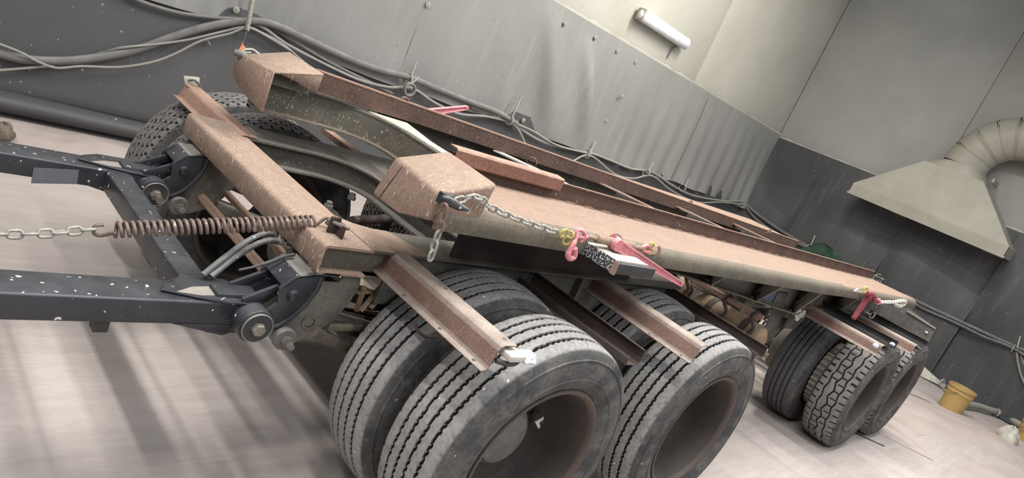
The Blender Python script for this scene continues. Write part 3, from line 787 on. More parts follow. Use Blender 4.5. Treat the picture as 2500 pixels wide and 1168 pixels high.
# rear cross panel / light board
rp = MB(); q = [at(2150, 702, 'x', 5.4), at(2284, 803, 'x', 5.4), at(2264, 842, 'x', 5.4), at(2120, 770, 'x', 5.4)]
rp.hexa(q, [p + Vector((.012, 0, 0)) for p in q]); rpo = rp.build('end_panel', 'grey_metal', TR)
MB().beam(at(2215, 760, 'x', 5.39), at(2284, 803, 'x', 5.39), .02, .012).build('panel_edge', 'hood', rpo)
MB().box(4.95, 5.4, .62, 1.76, .95, 1.05).build('frame_cross_member', 'dark_steel', TR, bevel=.01)
c = at(2262, 812, 'x', 5.38); MB().tube([c + Vector((-.004, .01, 0)), c + Vector((-.004, -.012, 0))], .008, 8).build('rivet', 'white', rpo)
# marker-light bracket standing out from the near deck side
lbx = MB().box(.148, .165, .15, .315, 1.148, 1.196)
lo = lbx.build('marker_light_bracket', mat_plain('flaking_black_paint', (.028, .032, .045), (.03, .035, .05), .5, fleck=(.66, .65, .60), fleck_t=.55, fleck_scale=170), TR, bevel=.002)
MB().box(.150, .40, .147, .162, 1.15, 1.190).build('side_plate', 'black_plain', lo, bevel=.002)
MB().box(.150, .36, .162, .31, 1.188, 1.197).build('cover_plate', 'white_board', lo, bevel=.002)
MB().box(.145, .152, .144, .165, 1.146, 1.192).build('corner_piece', 'rod_rust', lo)

# drawbar hangers under the front beam ------------------------------
def hanger(yc, s):
    """yc: outer plate plane, s: +1 inner plates lie towards +y"""
    gp_ = [(-.70, .852), (-.635, .852), (-.635, .822), (-.625, .812), (-.575, .812), (-.565, .825), (-.565, .852), (-.50, .852), (-.49, .80), (-.505, .74), (-.54, .675), (-.60, .615), (-.66, .585), (-.72, .585), (-.745, .61), (-.735, .66), (-.70, .70), (-.665, .76)]
    o = MB().prism(gp_, 'y', yc, yc + s * .012).build('hanger_plate', 'hanger', TR, bevel=.003)
    MB().prism(gp_, 'y', yc + s * .15, yc + s * .162).build('hanger_plate', 'hanger', TR, bevel=.003)
    MB().lathe([(.019, -.004), (.026, -.004), (.026, .004)], 24, (-.628, yc - s * .001, .668)).build('hole_ring', 'deck_side', o)
    bk = [(-.785, .795), (-.745, .835), (-.69, .852), (-.655, .852), (-.660, .79), (-.685, .73), (-.725, .68), (-.765, .655), (-.80, .665), (-.80, .72), (-.775, .745)]
    c_ = MB(); c_.prism(bk, 'y', yc - s * .03, yc - s * .018); c_.prism(bk, 'y', yc + s * .10, yc + s * .112)
    c_.prism([(-.775, .800), (-.735, .838), (-.65, .853), (-.60, .853), (-.60, .846), (-.65, .845), (-.735, .829), (-.770, .793)], 'y', yc - s * .03, yc + s * .112)
    c_.build('clevis', 'black_paint', TR, bevel=.003)
    tp = MB().prism([(-.735, .841), (-.65, .857), (-.60, .857), (-.60, .853), (-.65, .853), (-.735, .837)], 'y', yc - s * .03, yc + s * .112).build('clevis_plate', 'grey_metal', TR)
    # rim strip on the curved edge of the clevis
    mb = MB(); mb.tube([(x, yc - s * .026, z) for x, z in spline_xz([(-.66, .84), (-.664, .79), (-.69, .73), (-.73, .68), (-.772, .655)])], .009, 8); mb.build('clevis_rim', 'black_paint', TR)
    # small ear
    MB().lathe([(0, -.016), (.016, -.014), (.02, 0), (.016, .014)], 16, (-.735, yc - s * .03, .775)).build('clevis_ear', 'black_paint', TR)
    # lower pivot bolt
    b_ = MB(); b_.lathe([(0, -.0), (.034, -.0), (.036, .004), (.036, .02), (.030, .024), (.030, .05)], 28, (-.722, yc - .055, .632)); bo = b_.build('pivot_washer', 'grey_metal', TR)
    MB().lathe([(0, -.045), (.010, -.045), (.011, -.03), (.011, -.02), (.0175, -.02), (.0185, -.004), (.018, .0)], 6, (-.722, yc - .055, .632)).build('bolt', 'bolt', bo)
def spline_xz(p):
    return [(q.x, q.z) for q in spline([(a, 0, b) for a, b in p], 5)]
hanger(.600, 1)
hanger(1.60, 1)
MB().tube([(-.628, .62, .668), (-.628, 1.60, .668)], .018, 14).build('cross_rod', 'rod_rust', TR)
MB().tube([(-.53, .62, .70), (-.53, 1.60, .70)], .015, 14).build('cross_rod', 'rod_rust', TR)
# equaliser arms behind the hangers
for y in (.74, 1.66):
    MB().beam((-.55, y, .62), (-.10, y, .52), .07, .055).build('trailing_arm', 'dark_steel', TR, bevel=.008)
    MB().beam((-.52, y, .74), (-.02, y, .62), .05, .06).build('trailing_arm', 'dark_rust', TR, bevel=.008)
for k, (a, b) in enumerate((((880, 760), (930, 700)), ((905, 752), (935, 722)), ((870, 715), (915, 712)), ((890, 700), (870, 760)))):
    MB().beam(at(*a, 'y', .62), at(*b, 'y', .66), .018, .008).build('slack_adjuster', 'tank_rust', TR, bevel=.002)
MB().tube([at(808, 800, 'y', .60), at(880, 800, 'y', .66)], .014, 10).build('height_valve_arm', 'deck_side', TR)
MB().tube([at(762, 808, 'y', .6), at(880, 865, 'y', .7)], .022, 12).build('brace_arm', 'deck_side', TR)
# bolt heads / small fittings in the opening
for px, py in ((800, 508), (857, 487)):
    c = at(px, py, 'z', .80); MB().lathe([(0, .03), (.014, .03), (.015, .015), (.02, .015), (.02, 0)], 8, c, 'z').build('fitting', 'grey_metal', TR)
MB().tube([at(860, 540, 'z', .76), at(990, 530, 'z', .76)], .022, 12).build('strut', 'dark_rust', TR)
MB().box(-.22, 1.45, .85, 1.55, .40, .41).build('underside_shade_sheet', 'dark_rust', TR)  # dark sheet added to stand in for the shade under the frame
MB().box(-.22, -.18, .85, 1.55, .41, .60).build('shade_sheet_edge', 'dark_rust', TR)  # upright front of the added sheet, also in place of shade

# ================================================================== DRAWBAR
DB = thing('drawbar', 'black steel towing drawbar frame hinged under the front beam', 'drawbar', (-1.3, 1.17, .64))
za, zb = .640, .715
for (y0, y1) in ((.612, .737), (1.597, 1.722)):
    MB().box(-3.6, -.86, y0, y1, za, zb).build('drawbar_arm', 'black_paint', DB, bevel=.008, seg=3)
MB().box(-.990, -.905, .72, 1.61, za, zb).build('cross_tube', 'black_paint', DB, bevel=.008, seg=3)
for yc, s in ((.60, 1), (1.59, 1)):
    gpt = [(-1.07, .66), (-1.05, .70), (-.99, .745), (-.90, .75), (-.865, .74), (-.84, .70), (-.84, .60), (-.90, .605), (-.98, .625)]
    o = MB().prism([(x, y - .60 + yc) for x, y in gpt], 'z', zb - .001, zb + .008).build('gusset_plate', 'black_paint', DB, bevel=.003)
    MB().tube([(x, y - .60 + yc, zb + .007) for x, y in gpt[:6] + gpt[6:]], .0035, 6, closed=True).build('weld_bead', 'black_paint', o)
    MB().prism([(-1.035, yc + .05), (-.98, yc + .085), (-.90, yc + .10), (-.88, yc + .085), (-.885, yc + .045), (-.97, yc + .035)], 'z', zb + .007, zb + .0085).build('worn_patch', 'gusset_flange', o)
    MB().prism([(-1.04, .642), (-.885, .605), (-.865, .615), (-.865, .642)], 'y', yc + .012, yc + .12).build('gusset', 'black_paint', DB, bevel=.003)
    e = MB(); e.lathe([(.0, -.050), (.052, -.050), (.054, -.046), (.054, .130), (.0, .130)], 40, (-.825, yc, .672)); eo = e.build('pivot_eye', 'black_paint', DB, smooth=40)
    MB().lathe([(.0, -.056), (.046, -.056), (.0485, -.053), (.0485, -.046)], 40, (-.825, yc, .672)).build('pivot_disc', 'black_plain', eo)
    MB().lathe([(.043, -.0575), (.0465, -.0595), (.0485, -.0565)], 40, (-.825, yc, .672)).build('disc_rim', 'grey_metal', eo)
    MB().lathe([(0, -.074), (.0175, -.074), (.0205, -.070), (.0205, -.056)], 6, (-.825, yc, .672)).build('bolt_head', 'bolt', eo, smooth=20)
    if yc > 1: MB().tube([(-.825, yc - .05, .672), (-.825, yc - .115, .672)], .014, 14).build('stud', 'bolt', eo)
    # loop with the rectangular hole leading to the clevis
    lp = MB()
    for yy in (yc + .01, yc + .105): lp.beam((-.86, yy, .722), (-.735, yy, .79), .014, .03)
    lp.beam((-.745, yc + .0, .79), (-.745, yc + .12, .79), .014, .04)
    lp.build('hinge_loop', 'black_paint', DB, bevel=.003)
    MB().box(-.93, -.80, yc + .03, yc + .10, .60, .735).build('hinge_block', 'black_paint', DB, bevel=.01)
q = [at(82, 410, 'y', 1.594), at(193, 416, 'y', 1.594), at(188, 450, 'y', 1.594), at(76, 448, 'y', 1.594)]
MB().hexa(q, [p + Vector((0, .004, 0)) for p in q]).build('patch_plate', mat_plain('grey_label', (.12, .125, .14), (.10, .105, .12), .4), DB)
MB().box(-1.215, -1.18, .64, .68, .595, .64).build('foot', 'black_plain', DB)
for px, py in ((420, 745), (410, 850)): pass
# welded specks of paint along the arm stay in the material

# hoses hanging from the beam
for k, pp in enumerate([[(496, 672), (545, 632), (600, 592), (640, 573), (668, 572)], [(515, 676), (570, 632), (620, 600), (655, 588), (682, 590)]]):
    zs_ = [.74, .79, .825, .84, .835]
    o = MB().tube(spline([at(*p, 'z', z) for p, z in zip(pp, zs_)], 8), .0095, 10).build('air_hose', 'hose', None)
    tag(o, ['upper of the two speckled rubber hoses curving up to the front beam', 'lower of the two speckled rubber hoses curving up to the front beam'][k], 'hose', 'rubber hoses at the front beam')
    e = at(*pp[-1], 'z', .835)
    MB().tube([e + Vector((-.012, 0, 0)), e + Vector((.014, .0, 0))], .012, 10).build('hose_clamp', 'chain', o)
    MB().tube([e + Vector((-.002, 0, .010)), e + Vector((.004, .012, .018))], .005, 6).build('clamp_screw', 'chain', o)
o = MB().tube(spline([at(583, 660, 'z', .80), at(620, 652, 'z', .81), at(660, 640, 'z', .83), at(690, 628, 'z', .85), at(718, 622, 'z', .86)], 8), [.004] * 12 + [.006] * 21, 8).build('electric_cable', 'black_plain', None)
tag(o, 'thin black taped cable lying over the rusty cross rods', 'cable')

# ================================================================== CHAINS AND SPRING
def link_mesh(name, lg, wd, r, mat):
    mb = MB(); a = lg / 2 - wd / 2; pts = []
    for k in range(9): th = -PI / 2 + PI * k / 8; pts.append((a + (wd / 2 - r) * math.cos(th), (wd / 2 - r) * math.sin(th), 0))
    for k in range(9): th = PI / 2 + PI * k / 8; pts.append((-a + (wd / 2 - r) * math.cos(th), (wd / 2 - r) * math.sin(th), 0))
    mb.tube(pts, r, 7, closed=True); return mb.mesh(name, M[mat], 80)
def chain(name, label, pts, lg, wd, r, mat, group=None, roll0=.4, mats=None):
    sp = spline(pts, 14); root = thing(name, label, 'chain', sp[0], group)
    me = link_mesh('link', lg, wd, r, mat); me2 = link_mesh('link', lg, wd, r, mats) if mats else me
    # resample by pitch
    pitch = lg - 2.4 * r; d = 0; P = [Vector(sp[0])]; 
    for a, b in zip(sp, sp[1:]):
        seg = (Vector(b) - Vector(a)).length; t_ = pitch - d
        while t_ <= seg: P.append(Vector(a).lerp(Vector(b), t_ / seg)); t_ += pitch
        d = seg - (t_ - pitch)
    for i in range(len(P) - 1):
        o = bpy.data.objects.new('link', me2 if (mats and i >= (len(P) - 1) // 2) else me); COL.objects.link(o); o.parent = root
        dr_ = (P[i + 1] - P[i]).normalized()
        qt = dr_.to_track_quat('X', 'Z')
        o.rotation_mode = 'QUATERNION'
        from mathutils import Quaternion
        o.rotation_quaternion = qt @ Quaternion((1, 0, 0), roll0 + (PI / 2 if i % 2 else 0) + .15 * math.sin(i * 2.3))
        o.location = (P[i] + P[i + 1]) / 2 - Vector(sp[0])
    return root
SA = at(262, 562, 'y', .80); SB = at(765, 543, 'y', .72)
turns = 33
def helix(a, b, r_, turns, n=12):
    d = (b - a).normalized(); u = d.cross(Vector((0, 0, 1))).normalized(); w_ = d.cross(u)
    return [a.lerp(b, k / (turns * n)) + (u * math.cos(2 * PI * k / n) + w_ * math.sin(2 * PI * k / n)) * r_ for k in range(turns * n + 1)]
d0 = (SB - SA).normalized()
hx = helix(SA + d0 * .015, SB, .0195, turns)
spg = MB().tube(hx, .0052, 8)
spg.tube(spline([hx[0], SA + Vector((-.012, 0, -.018)), SA + Vector((-.030, 0, -.012)), SA + Vector((-.030, 0, .008)), SA + Vector((-.012, 0, .014))], 6), .0052, 7)
hk = AC + Vector((-.01, .01, 1.0 - .962)); 
spg.tube(spline([hx[-1], SB + Vector((.012, 0, -.010)), SB + d0 * .035 + Vector((0, 0, .012)), SB + d0 * .055 + Vector((0, 0, .004)), SB + d0 * .045 + Vector((0, 0, -.010))], 6), .0052, 7)
tag(spg.build('coil_spring', 'spring', None, smooth=80), 'long rusty extension spring stretched to the bracket on the front beam', 'spring')
sh = MB(); e0 = SB + d0 * .045; e1 = Vector((AC.x, AC.y - .004, .990))
sh.tube(spline([e0 + Vector((0, 0, .012)), e0.lerp(e1, .5) + Vector((0, -.014, .006)), e1 + Vector((.006, -.012, 0)), e1 + Vector((.012, 0, -.004)), e0.lerp(e1, .5) + Vector((0, .012, -.008)), e0 + Vector((-.004, 0, -.006))], 6), .004, 7, closed=True)
tag(sh.build('shackle', 'spring', None, smooth=80), 'small rusty shackle linking the long spring to its bracket', 'shackle')
chain('chain', 'pale grey chain hooked to the left end of the long spring', [SA + Vector((-.028, 0, 0)), at(120, 570, 'y', .80), at(0, 573, 'y', .81), at(-160, 575, 'y', .82)], .042, .028, .0042, 'chain', roll0=.35)
# chain over the near nose
HC = at(1100, 490, 'y', .255)
chain('chain', 'grey chain running from the near nose hook along the deck side', [at(1112, 492, 'y', .262), at(1165, 480, 'y', .262), at(1200, 508, 'y', .270), at(1290, 545, 'y', .272), at(1372, 572, 'y', .27)], .041, .0275, .0043, 'chain', roll0=.5)
chain('chain', 'rusty chain hanging from the near nose hook over the first mudguard', [at(1086, 498, 'y', .245), at(1078, 545, 'y', .262), at(1060, 600, 'y', .27), at(1045, 655, 'y', .275)], .043, .028, .0045, 'chain_rust', roll0=.2, mats='chain')

# ================================================================== LOAD BINDERS
def ring(mb, c, r, w_, ax=(0, 1, 0), n=14, sx=1.0, a0=0, a1=360):
    ax = Vector(ax).normalized(); u = ax.cross(Vector((.1, .2, 1))).normalized(); v = ax.cross(u)
    k = n if a1 - a0 < 360 else n - 1
    pts = [Vector(c) + (u * math.cos(math.radians(a0 + (a1 - a0) * i / n)) * sx + v * math.sin(math.radians(a0 + (a1 - a0) * i / n))) * r for i in range(k + 1)]
    mb.tube(pts, w_, 7, closed=(a1 - a0 >= 360)); return mb
def handle(p0, p1, w0, w1, th, mat, parent):
    d = (p1 - p0).normalized(); s = Vector((0, 1, 0)); u = d.cross(s).normalized(); s = u.cross(d).normalized()
    mb = MB()
    def quad(p, w_, t_, dy=0): return [p + u * a * w_ / 2 + s * (b * t_ / 2 + dy) for a, b in ((-1, -1), (1, -1), (1, 1), (-1, 1))]
    mb.hexa(quad(p0, w0 * .8, th * .4), quad(p1, w1 * .8, th * .4))
    for sg in (-1, 1):
        mb.hexa([p0 + u * (sg * w0 * .42 + a * w0 * .10) + s * b * th / 2 for a, b in ((-1, -1), (1, -1), (1, 1), (-1, 1))],
                [p1 + u * (sg * w1 * .42 + a * w1 * .14) + s * b * th / 2 for a, b in ((-1, -1), (1, -1), (1, 1), (-1, 1))])
    mb.tube([p1 - s * th * .5, p1 + s * th * .5], w1 * .55, 12)
    mb.tube([p0 - s * th * .6, p0 + s * th * .6], w0 * .55, 16)
    return mb.build('lever', mat, parent, bevel=.0015, seg=1)
Yb = .262
LBn = thing('load_binder', 'faded red ratchet load binder on the near deck side above the wheels', 'load binder', at(1500, 600, 'y', Yb), 'ratchet load binders')
P = lambda x, y, yy=Yb: at(x, y, 'y', yy)
b = MB(); ring(b, P(1376, 570), .016, .0052, (0, 1, .3)); ring(b, P(1383, 588), .014, .0052, (.5, 1, .0)); ring(b, P(1392, 574), .012, .005, (1, .3, 0)); b.build('coupling_ring', 'yellow', LBn, smooth=80)
b = MB(); b.tube(spline([P(1400, 575), P(1412, 562), P(1424, 566), P(1427, 580), P(1415, 592)], 6), .007, 8); b.tube(spline([P(1440, 578), P(1424, 580), P(1412, 578), P(1400, 574)], 6), [.008] * 19, 8)
b.build('end_eye', 'pink', LBn, smooth=80)
b = MB(); b.tube(spline([P(1410, 566, .25), P(1406, 585, .24), P(1394, 606, .235), P(1387, 622, .235), P(1391, 631, .235), P(1402, 626, .235), P(1403, 606, .235)], 6), [.006] * 8 + [.009] * 8 + [.011] * 14 + [.010] * 7, 9)
b.build('grab_hook', 'pink', LBn, smooth=80)
b = MB(); b.tube([P(1434, 578), P(1458, 583)], .0085, 10); b.build('screw', 'rod_rust', LBn)
b = MB(); b.tube([P(1456, 582), P(1458, 583), P(1545, 602), P(1548, 603)], [.012, .0165, .0165, .012], 16); b.build('barrel', 'rod_rust', LBn)
b = MB(); b.tube([P(1546, 603), P(1570, 607)], .0085, 10); b.build('screw', 'rod_rust', LBn)
b = MB(); c = P(1500, 592); b.lathe([(.017, -.012), (.027, -.012), (.027, .012), (.017, .012), (.017, -.012)], 22, c, 'x'); b.build('ratchet_collar', 'pink', LBn)
handle(P(1506, 598, .238), P(1661, 693, .225), .043, .019, .020, 'pink', LBn)
b = MB(); ring(b, P(1505, 586), .020, .004, (.9, .4, 0)); b.build('pawl_ring', 'rod_rust', LBn, smooth=80)
b = MB(); b.tube(spline([P(1566, 604), P(1582, 600), P(1590, 610), P(1580, 616), P(1566, 610)], 6), .007, 8); b.build('end_eye', 'pink', LBn, smooth=80)
b = MB(); ring(b, P(1588, 600), .014, .005, (.2, 1, .5)); ring(b, P(1586, 612), .013, .005, (.8, 1, 0)); b.build('coupling_ring', 'yellow', LBn, smooth=80)
b = MB(); ring(b, P(1598, 610, .28), .021, .007, (.9, .8, .1), a0=-60, a1=200); b.build('lug', 'rod_rust', LBn, smooth=80)
# far binder: only its lever shows above the far guide plate
LBf = thing('load_binder', 'red load binder lever sticking up behind the far guide plate', 'load binder', at(1090, 268, 'y', 1.75), 'ratchet load binders')
handle(at(1020, 278, 'y', 1.74), at(1139, 263, 'y', 1.72), .042, .020, .020, 'pink', LBf)
# rear binder
YR = .262; P2 = lambda x, y: at(x, y, 'y', YR)
LBr = thing('load_binder', 'small dark red load binder hanging at the rear corner of the deck', 'load binder', P2(2115, 720), 'ratchet load binders')
handle(P2(2122, 722), P2(2085, 776), .050, .026, .03, 'red', LBr)
b = MB(); b.tube(spline([P2(2116, 716), P2(2126, 716), P2(2134, 724), P2(2134, 734)], 5), .018, 8); b.tube([P2(2132, 728), P2(2146, 738)], .014, 8); b.build('ratchet_body', 'red', LBr, smooth=80)
b = MB(); ring(b, P2(2112, 708), .020, .008, (.4, 1, 0)); b.build('coupling_ring', 'yellow', LBr, smooth=80)
b = MB(); ring(b, P2(2143, 737), .018, .008, (1, .4, 0)); b.build('end_eye', 'pink', LBr, smooth=80)
b = MB(); q = [P2(2087, 712), P2(2097, 705), P2(2108, 713), P2(2109, 717)]; b.hexa(q, [p + Vector((0, .01, 0)) for p in q]); b.build('lug', 'lens', LBr)
chain('chain', 'short dark chain hanging below the rear load binder', [P2(2146, 740), P2(2138, 758), P2(2124, 778), P2(2118, 788)], .062, .040, .0065, 'bolt', roll0=.3)
chain('chain', 'pale chain end looped beside the rear corner of the deck', [P2(2150, 738), P2(2180, 738), P2(2206, 735), P2(2210, 742), P2(2196, 748), P2(2182, 742)], .050, .034, .007, 'lens', roll0=.4)
# far nose: grab hook, loop and orange tag
fh = thing('chain_hook', 'dark grab hook with bright wire loop on the far nose box', 'hook', at(590, 135, 'y', 1.78))
b = MB(); b.tube(spline([at(575, 128, 'y', 1.78), at(590, 134, 'y', 1.76), at(605, 142, 'y', 1.74)], 5), .014, 8); b.tube(spline([at(608, 140, 'y', 1.76), at(596, 158, 'y', 1.76)], 4), .012, 8); b.build('hook_body', 'grey_metal', fh, smooth=80)
b = MB(); b.tube(spline([at(588, 128, 'y', 1.8), at(600, 121, 'y', 1.8), at(618, 122, 'y', 1.8), at(634, 134, 'y', 1.78)], 6), .0055, 8); b.tube(spline([at(592, 128, 'y', 1.79), at(612, 129, 'y', 1.79)], 4), .004, 8)
b.tube(spline([at(580, 140, 'y', 1.78), at(578, 148, 'y', 1.78), at(584, 154, 'y', 1.78)], 6), .004, 7); b.build('wire_loop', 'chain', fh, smooth=80)
ot = MB(); q = [at(580, 128, 'y', 1.82), at(592, 108, 'y', 1.82), at(600, 116, 'y', 1.81), at(588, 136, 'y', 1.81)]; ot.hexa(q, [p + Vector((.0, .004, 0)) for p in q])
ot.tube([at(591, 110, 'y', 1.82), at(593, 104, 'y', 1.82)], .002, 6)
tag(ot.build('tag', 'orange', None), 'small orange tag tied beside the far nose box', 'tag')
# reflector bracket at the end of the far first mudguard
rf = MB(); q = [at(447, 184, 'y', 2.315), at(483, 188, 'y', 2.315), at(481, 212, 'y', 2.315), at(452, 211, 'y', 2.315)]
rf.hexa(q, [p + Vector((.012, .004, 0)) for p in q]); ro = rf.build('marker_light', 'white_board', None, bevel=.003)
tag(ro, 'pale square marker lamp standing on the end of the far mudguard bracket', 'marker light')
MB().tube(spline([at(460, 196, 'y', 2.31), at(474, 196, 'y', 2.30), at(484, 204, 'y', 2.30), at(488, 212, 'y', 2.30)], 5), .006, 8).build('wire', 'hose', ro)
MB().box(-.54, -.47, 2.28, 2.34, .953, .960).build('mudguard_clip', 'rust', TR)

# crushed bag and broken lamp on the end of the near mudguard
bg = MB(); c0 = at(1284, 873, 'y', -.005)
def bagf(u, v):
    th = 2 * PI * u; ph = PI * v; k = 1 + .45 * noise.noise(Vector((math.cos(th) * 2, math.sin(th) * 2, v * 5))) - .14 * abs(math.sin(th * 4 + v * 5))
    return (c0.x + .034 * k * math.sin(ph) * math.cos(th), c0.y + .030 * k * math.sin(ph) * math.sin(th) - .006 * math.cos(ph), c0.z + .021 * k * math.cos(ph) + .0)
bg.grid(bagf, 26, 14); tag(bg.build('plastic_bag', 'bag', None, smooth=25), 'crumpled white plastic bag stuck on the end of the near first mudguard', 'bag')
lm = MB(); c = Vector((-.385, .012, .926)); lm.box(c.x - .03, c.x + .035, -.035, .05, .918, .938)
tag(lm.build('lamp_block', 'white_board', None, bevel=.005), 'broken cream marker lamp block under the end of the near first mudguard', 'marker light')
o = MB().tube(spline([(-.43, -.0, .905), (-.40, -.015, .903), (-.37, -.018, .906), (-.345, -.01, .918)], 6), .008, 9).build('cable_sleeve', 'black_plain', None)
tag(o, 'short black corrugated cable sleeve under the broken marker lamp', 'cable')
# hanging hook under first mudguard
b = MB().tube(spline([at(1016, 790, 'y', .33), at(1020, 808, 'y', .33), at(1040, 822, 'y', .33), at(1066, 822, 'y', .33)], 6), .006, 8)
b.build('rubber_strap', 'dark_rust', TR)
for k, (px, py) in enumerate(((2138, 848), (2178, 845))):
    c = at(px, py - 4, 'y', .02); b = MB()
    def ff_(u, v):
        th = 2 * PI * u; ph = PI * v; q = 1 + .4 * noise.noise(Vector((math.cos(th) * 2 + k, math.sin(th) * 2, v * 3)))
        return (c.x + .026 * q * math.sin(ph) * math.cos(th), c.y + .018 * q * math.sin(ph) * math.sin(th), c.z + .014 * q * math.cos(ph))
    b.grid(ff_, 14, 8); tag(b.build('marker_lamp', 'bag', None, smooth=25), ['white wrapped side marker lamp above the third near wheel', 'white wrapped side marker lamp above the rearmost near wheel'][k], 'marker light', 'wrapped side marker lamps')

# ================================================================== WALL THINGS
def cable(name, label, pix, r, mat, ax='y', v=WY - .10, group=None, n=6, cat='cable'):
    o = MB().tube(spline([at(px, py, ax, v - (dv[0] if dv else 0)) for px, py, *dv in pix], n), r, 10).build(name, mat, None, smooth=80)
    return tag(o, label, cat, group)
cable('thick_hose', 'thick grey hose sagging along the left wall', [(-60, 118), (0, 132), (60, 145), (150, 149), (230, 142), (330, 122), (430, 87), (520, 62), (600, 52), (660, 58), (740, 92), (850, 143), (930, 172), (1000, 190), (1080, 222), (1150, 250), (1215, 275), (1262, 303)], .030, 'cable', v=WY - .13, cat='hose')
cable('cable', 'light cable curving down from the top edge beside the thick hose', [(300, -20), (345, 4), (430, 30), (520, 43), (590, 47), (640, 56), (700, 90), (800, 150), (900, 200), (960, 230)], .014, 'cable', v=WY - .10)
cable('cable', 'thin pale cable looping under the thick hose at the far left', [(-40, 92), (0, 108), (50, 128), (95, 152), (140, 166), (200, 162), (290, 164), (370, 152), (430, 130), (490, 100), (560, 82), (605, 68), (650, 88), (710, 124)], .0085, 'cable_light', v=WY - .18)
cable('cable', 'thin pale cable crossing the thick hose between the left edge and the hanger', [(215, 140, -.10), (250, 128, -.07), (300, 116), (380, 108), (460, 97), (540, 78), (600, 66), (640, 80), (690, 108), (740, 150), (790, 190)], .0085, 'cable_light', v=WY - .16)
cable('cable', 'short pale cable entering at the left edge below the thick hose', [(-30, 174), (10, 171), (60, 167), (105, 163), (130, 161)], .009, 'cable_light', v=WY - .14)
cable('cable', 'grey cable running from behind the far nose to the second wall tie', [(590, 52), (640, 66), (700, 108), (800, 160), (880, 196), (950, 213), (1005, 215), (1060, 250), (1120, 278), (1190, 285), (1250, 300), (1300, 320), (1360, 355), (1440, 376)], .013, 'cable_light', v=WY - .12)
cable('cable', 'grey cable bunched along the left wall to the room corner', [(1150, 262), (1250, 292), (1275, 318), (1340, 352), (1440, 374), (1490, 392), (1540, 412), (1590, 420), (1640, 452), (1690, 477), (1760, 490), (1815, 492)], .015, 'cable_light', v=WY - .10)
cable('cable', 'lower grey cable sagging between the wall ties', [(1390, 398), (1440, 380), (1500, 425), (1545, 436), (1592, 430), (1640, 466), (1700, 494), (1760, 494), (1815, 500)], .013, 'cable_light', v=WY - .13)
cable('cable', 'cable dropping behind the far guide plate at the third wall tie', [(1245, 296), (1262, 312), (1275, 335), (1285, 360)], .013, 'cable_light', v=WY - .14)
# straps / ties
def tie(p, q, ax='y', v=WY - .16, label='', loop=True):
    t_ = thing('cable_tie', label, 'cable tie', at(*q, ax, v), 'pale ties holding the wall cables')
    a, b_ = at(*p, ax, v + .03), at(*q, ax, v)
    MB().tube([a, b_], .010, 8).build('strap', 'chain', t_)
    if loop:
        mb = MB(); ring(mb, b_ + Vector((0, .03, -.03)), .055, .008, (1, .1, 0) if ax == 'y' else (0, 1, 0), 18); mb.build('loop', 'chain', t_, smooth=80)
tie((1016, 152), (1003, 190), label='pale tie above the white pipe ring on the left wall')
tie((1274, 232), (1250, 288), label='long pale tie where the thick hose ends on the left wall')
tie((1455, 345), (1440, 372), label='pale tie at the middle cable bunch above the far guide plate')
tie((1594, 398), (1584, 418), label='pale tie left of the rubber sheet seam')
tie((1681, 438), (1672, 456), label='pale tie right of the rubber sheet seam on the left wall')
tie((1990, 575), (1978, 603), 'x', WX - .16, 'thin tie on the back wall behind the far deck end')
tie((2160, 665), (2150, 690), 'x', WX - .16, 'thin tie on the back wall above the deck tip')
tie((2493, 815), (2483, 850), 'x', WX - .16, 'thin tie on the back wall near the right edge')
pr = MB(); c = at(1000, 218, 'y', WY - .22); pr.lathe([(.050, -.02), (.062, -.02), (.062, .02), (.050, .02), (.050, -.02)], 28, c)
pro = pr.build('pipe_ring', 'cable_light', None); tag(pro, 'pale open pipe ring hanging from the cables on the left wall', 'ring')
MB().tube([at(1003, 205, 'y', WY - .20), at(1022, 190, 'y', WY - .14)], .010, 8).build('strap', 'cable_light', pro)
# twisted hanger wire
hw = MB(); a = at(622, -30, 'y', WY - .20); b_ = at(603, 74, 'y', WY - .20); hw.tube(helix(a, b_, .012, 34, 7), .008, 5)
hwo = hw.build('hanger_wire', 'chain', None, smooth=80); tag(hwo, 'twisted pale hanger wire holding up the thick hose', 'wire')
MB().tube([b_, at(593, 106, 'y', WY - .20)], .004, 6).build('wire_tail', 'bolt', hwo)
hk_ = MB().tube([at(505, 98, 'y', WY - .1), at(511, 106, 'y', WY - .1), at(512, 112, 'y', WY - .1)], .008, 7); tag(hk_.build('clip', 'cable_light', None), 'small clip under the thick hose on the dark sheet', 'clip')
# back wall cables
cable('cable', 'upper dark cable running along the back wall to the right edge', [(1812, 492), (1850, 525), (1900, 560), (1960, 596), (2040, 640), (2110, 670), (2180, 703), (2240, 737), (2320, 775), (2400, 812), (2480, 848), (2560, 880)], .028, 'hose', 'x', WX - .12)
cable('cable', 'lower dark cable running along the back wall to the right edge', [(1815, 500), (1850, 540), (1905, 575), (1970, 606), (2050, 652), (2120, 682), (2190, 716), (2250, 752), (2330, 788), (2400, 822), (2470, 850), (2550, 900)], .020, 'hose', 'x', WX - .16)
cable('cable', 'pair of pale cable ends hanging at the right edge of the back wall', [(2482, 852), (2484, 880), (2492, 915), (2505, 945)], .014, 'cable_light', 'x', WX - .15)
cable('cable', 'thin grey cable dropping at the right edge behind the pale one', [(2486, 850), (2496, 880), (2508, 905)], .012, 'cable_light', 'x', WX - .12)
dr_ = MB(); c = at(2144, 682, 'x', WX - .2); ring(dr_, c, .075, .009, (1, 0, 0), 16, 1.0, 90, 290)
dr_.tube([c + Vector((0, .085, .03)), c + Vector((0, -.085, .03))], .009, 7)
tag(dr_.build('shackle', 'chain', None, smooth=80), 'bright D-shaped shackle hanging on the back wall cables', 'shackle')
